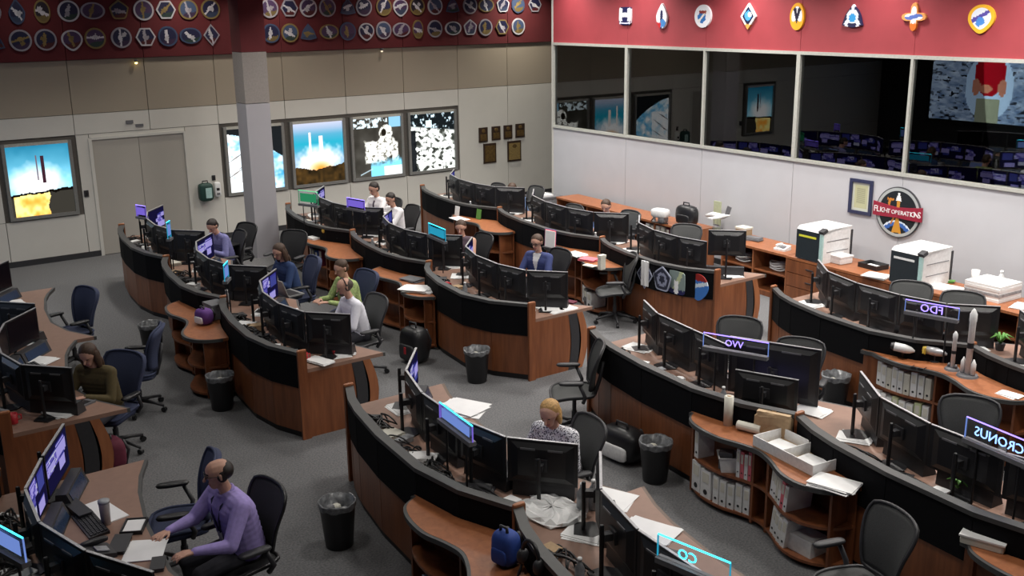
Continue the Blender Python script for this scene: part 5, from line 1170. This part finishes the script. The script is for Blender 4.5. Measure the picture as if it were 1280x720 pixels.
for k, (yf, yn) in UNIT.items():
    r = random.Random(k+'d'); L = unit_line(k); D = DESC[k]
    yy = lambda v: yf+(yn-yf)*v
    dk = lambda v, d: (lerp_line(L, yy(v))+d, yy(v), DT)
    for i, v in enumerate((.32, .66)):
        make('keyboard', '%s keyboard on the %s' % (('far', 'near')[i], D), 'keyboard', KB, dk(v, .80), PI+r.uniform(-.25, .25), 'keyboards on the consoles')
        x, y, z = dk(v+.11, .80); make('computer_mouse', '%s mouse on the %s' % (('far', 'near')[i], D), 'mouse', MOUSE, (x, y, z), r.uniform(-.4, .4)+PI, 'mice on the consoles')
    make('desk_phone', 'black desk phone on the '+D, 'phone', PHONE, dk(.49, .80), r.uniform(-.3, .3), 'desk phones on the consoles')
    for i in range(5):
        if (k, i) not in MONPOS or (k == 'E1' and i == 3): continue
        mx, my, ma = MONPOS[k, i]; make('voice_panel', '%s voice panel from far end, %s' % (ORD[i], D), 'panel', PANEL, (mx+.03*math.cos(ma), my+.03*math.sin(ma), DT), ma, 'voice panels on the consoles')
    for i, (v, d) in enumerate(((.12, .55), (.90, .70), (.22, .86))):
        if (k, i) in (('G4', 2), ('G4', 0)): continue
        x, y, z = dk(v, d); stack(x, y, z, 'white papers %s of the %s' % (('at far corner', 'at near corner', 'by far seat')[i], D), .22, .29, 3+i, .004, r.uniform(-.6, .6), None, .03, group='papers on the consoles')
    for i, v in enumerate((.2, .42, .62, .83)): cables(k, i, yy(v), '%s black cable tangle behind monitors of the %s' % (ORD[i], D))
    for i, v in enumerate((.30, .50, .72, .9)):
        q = (ord(k[0])*3+ord(k[1])*5+i) % 6; x, y, z = dk(v, .20+.06*(i % 2)); lb0 = '%s partition, %s' % (('at far', 'at middle far', 'at middle near', 'at near')[i], D)
        if q == 0: stack(x, y, z, 'crumpled papers '+lb0, .16, .22, 5, .012, r.uniform(0, 2), PAPER, .05)
        elif q == 1: crate(x, y, z, 'black adapter box '+lb0, .12, .2, .06, BLACK2, 'adapter_box', rz=r.uniform(0, 2), lid=BLACK)
        elif q == 2: crate(x, y, z, 'small white box '+lb0, .11, .15, .09, PAPER, 'white_box', rz=r.uniform(0, 2))
        elif q == 3: mug(x, y, z, 'mug '+lb0, [REDPL, WHITEPL, BLUEPL][i % 3])
        elif q == 4: bottle(x, y, z, 'water bottle '+lb0, LINER)
        else: stack(x, y, z, 'cream manual '+lb0, .2, .26, 4, .012, r.uniform(0, 2), PAPER2, .01, 'manual', 'manual')
    for i, (v, d) in enumerate(((.15, .16), (.36, .30), (.57, .14), (.78, .30))):
        q = (ord(k[0])*5+ord(k[1])*3+i*2) % 5; x, y, z = dk(v, d); lb0 = '%s, behind monitors, %s' % (('at far end', 'at far middle', 'at near middle', 'at near end')[i], D)
        if q == 0: crate(x, y, z, 'brown box '+lb0, .12, .16, .07, CARD, 'brown_box', rz=r.uniform(0, 2))
        elif q == 1: stack(x, y, z, 'loose notes '+lb0, .12, .18, 3, .006, r.uniform(0, 2), PAPER, .05)
        elif q == 2: crate(x, y, z, 'black hub '+lb0, .10, .22, .05, BLACK, 'network_hub', 'hub', r.uniform(0, 2), BLACK2)
        elif q == 3: stack(x, y, z, 'dark notebooks '+lb0, .16, .22, 3, .02, r.uniform(0, 2), BLACK2, .03, 'notebook_stack', 'notebooks')
        else: crate(x, y, z, 'power brick '+lb0, .08, .16, .05, LINER, 'power_brick', 'adapter', r.uniform(0, 2))
# laptops
def laptop(x, y, z, rz, lb, m):
    t = thing('laptop', lb, 'laptop', (x, y, z), rz); MB().box(-.12, .12, -.17, .17, 0, .018).build('laptop_base', m, t); MB().box(-.08, .09, -.15, .15, .018, .02).build('keys', BLACK, t)
    ld = MB().obox((.165, 0, .125), (.012, .34, .235), 0, .35).build('lid', m, t); MB().obox((.157, 0, .125), (.003, .30, .19), 0, .35).build('screen', emit('laptop_light', (.35, .45, .9), .6), ld)
laptop(2.02, 10.30, DT, PI+.5, 'dark grey laptop in front of the woman in olive cardigan', GREYPL)
x, y = at(358, 368, DT); laptop(x+.05, y, DT, PI+.15, 'silver laptop of the woman in dark blue, lid toward camera', mk('laptop_silver', (.28, .28, .28), .4, .3))
x, y = at(290, 305, DT); laptop(x, y, DT, PI+.2, 'dark laptop of the man in lilac blue shirt', BLACK2)
# purple man's desk
def g4(px, py): return at(px, py, DT)
x, y = g4(133, 655); lathe_thing('tumbler', 'steel tumbler on the desk of the man in purple shirt', 'cup', x, y, DT, [('tumbler_body', [(.034, 0), (.04, .17), (.041, .175)], SILVER), ('tumbler_lid', [(.043, .175), (.043, .195), (.02, .2)], LINER)])
x, y = g4(128, 641); stack(x, y, DT, 'two white sheets behind the steel tumbler', .22, .42, 2, .004, .1)
x, y = g4(182, 688); stack(x, y, DT, 'white document under the purple-shirted man\'s hand', .26, .30, 3, .003, -.45)
x, y = g4(168, 660); tray(x, y, DT, 'black pen tray with pens on the purple man\'s desk', -.5, BLACK, .16, .22, .03)
x, y = g4(97, 640); crate(x, y, DT, 'black cream-edged binder box near the lit monitor', .10, .34, .05, BLACK, 'flat_case', 'case', .15, BLACK2)
x, y = g4(150, 683); crate(x, y, DT, 'black notebook with white logo mark on the purple man\'s desk', .12, .26, .03, BLACK, 'notebook', 'notebook', -.5, BLACK2)
x, y = g4(198, 708); crate(x, y, DT, 'dark phone and glasses case at the purple man\'s desk edge', .09, .17, .03, BLACK2, 'glasses_case', 'case', -.4)
# blonde woman and bottom centre desk
x, y = at(690, 641, DT); t = thing('crumpled_cloth', 'crumpled white cloth on the desk beside the blonde woman\'s monitors', 'cloth', (x, y, DT), 0)
b_ = MB().sup((0, 0, .02), (.20, .26, .035), .7, 26, 10); rr = random.Random(5); b_.v = [(a*(1+.1*rr.uniform(-1, 1)), b*(1+.1*rr.uniform(-1, 1)), max(.001, c+(.018*rr.uniform(-1, 1) if c > .02 else 0))) for a, b, c in b_.v]; b_.build('cloth', PAPER, t)
for px, py, lb in ((728, 640, 'left clear water bottle near the crumpled white cloth'), (742, 636, 'right clear water bottle near the crumpled white cloth')): x, y = at(px, py, DT); bottle(x, y, DT, lb, LINER, .24, .045)
x, y = at(786, 616, DT); stack(x-.20, y, DT, 'white paper at the desk edge right of the water bottles', .30, .36, 2, .004, .5)
x, y = at(838, 652, DT); stack(x-.22, y-.02, DT, 'white document sheets on the bottom centre desk', .28, .40, 3, .004, .35)
x, y = at(845, 690, DT); crate(x-.14, y-.05, DT, 'black tablet case on the bottom centre desk', .24, .20, .03, BLACK, 'tablet', 'tablet', .3)
x, y = at(578, 511, DT); stack(x, y, DT, 'bright white papers behind the blue and violet sign', .30, .40, 5, .004, .5, None, .05)
x, y = at(633, 705, sy_); bag(x, y, sy_, 'blue insulated bag standing on bookshelf at bottom centre', .16, .20, .26, BLUEPL, .2, 'insulated_bag')
x, y = at(668, 690, .98); t = thing('headset', 'black headset hanging over the partition at bottom centre', 'headset', (x, y, .80), 0)
MB().tube([(-.03, .09*math.cos(a), .15+.12*math.sin(a)) for a in [PI*q/10 for q in range(11)]], .014, 8).build('headband', BLACK, t, True)
for s in (-1, 1): MB().sup((-.03, s*.09, .12), (.045, .03, .055), .8, 12, 8).build('ear_cup', BLACK2, t, True)
MB().tube([(-.03, .09, .08), (-.08, .12, -.1), (-.06, 0, -.28), (-.05, -.1, -.2), (-.04, -.05, .0)], .01, 6).build('cord', BLACK, t, True)
x, y = at(400, 458, DT); stack(x+.05, y+.12, DT, 'white papers and wrappers at the aisle end of headset man\'s desk', .16, .3, 5, .006, .3)
x, y = at(415, 448, DT); crate(x+.1, y+.2, DT, 'red cloth pouch at the aisle end under the dark monitor', .12, .22, .05, REDPL, 'pouch', 'pouch', .2)
x, y = at(695, 388, DT); stack(x+.05, y+.08, DT, 'white papers at the aisle end of the blue blazer desk', .4, .4, 3, .004, .1)
x, y = at(717, 380, DT); crate(x, y+.1, DT, 'dark red booklet at the aisle end of the blue blazer desk', .1, .2, .02, MAROON, 'booklet', 'book', .3)
x, y = at(1205, 612, DT); t = thing('toy_plant', 'bright green leafy plant behind the CRONUS console monitors', 'plant', (x-.06, y, DT), 0)
MB().lathe([(.03, 0), (.045, .06), (.04, .06)], 12).build('pot', GREENM, t)
for i in range(9): a = i*.7; MB().tube([(0, 0, .05), (.05*math.cos(a), .05*math.sin(a), .11), (.10*math.cos(a), .10*math.sin(a), .09)], [.01, .016, .003], 5).build('leaf', GREENM, t, True)
x, y = at(1243, 440, DT); t = thing('potted_plant', 'light green plant at the right edge console partition', 'plant', (x+.1, y, DT), 0)
MB().lathe([(.04, 0), (.055, .08), (.05, .08)], 12).build('pot', BLACK2, t)
for i in range(12): a = i*.9; MB().tube([(0, 0, .08), (.06*math.cos(a), .06*math.sin(a), .18), (.13*math.cos(a), .13*math.sin(a), .15)], [.01, .018, .003], 5).build('leaf', GREENM, t, True)
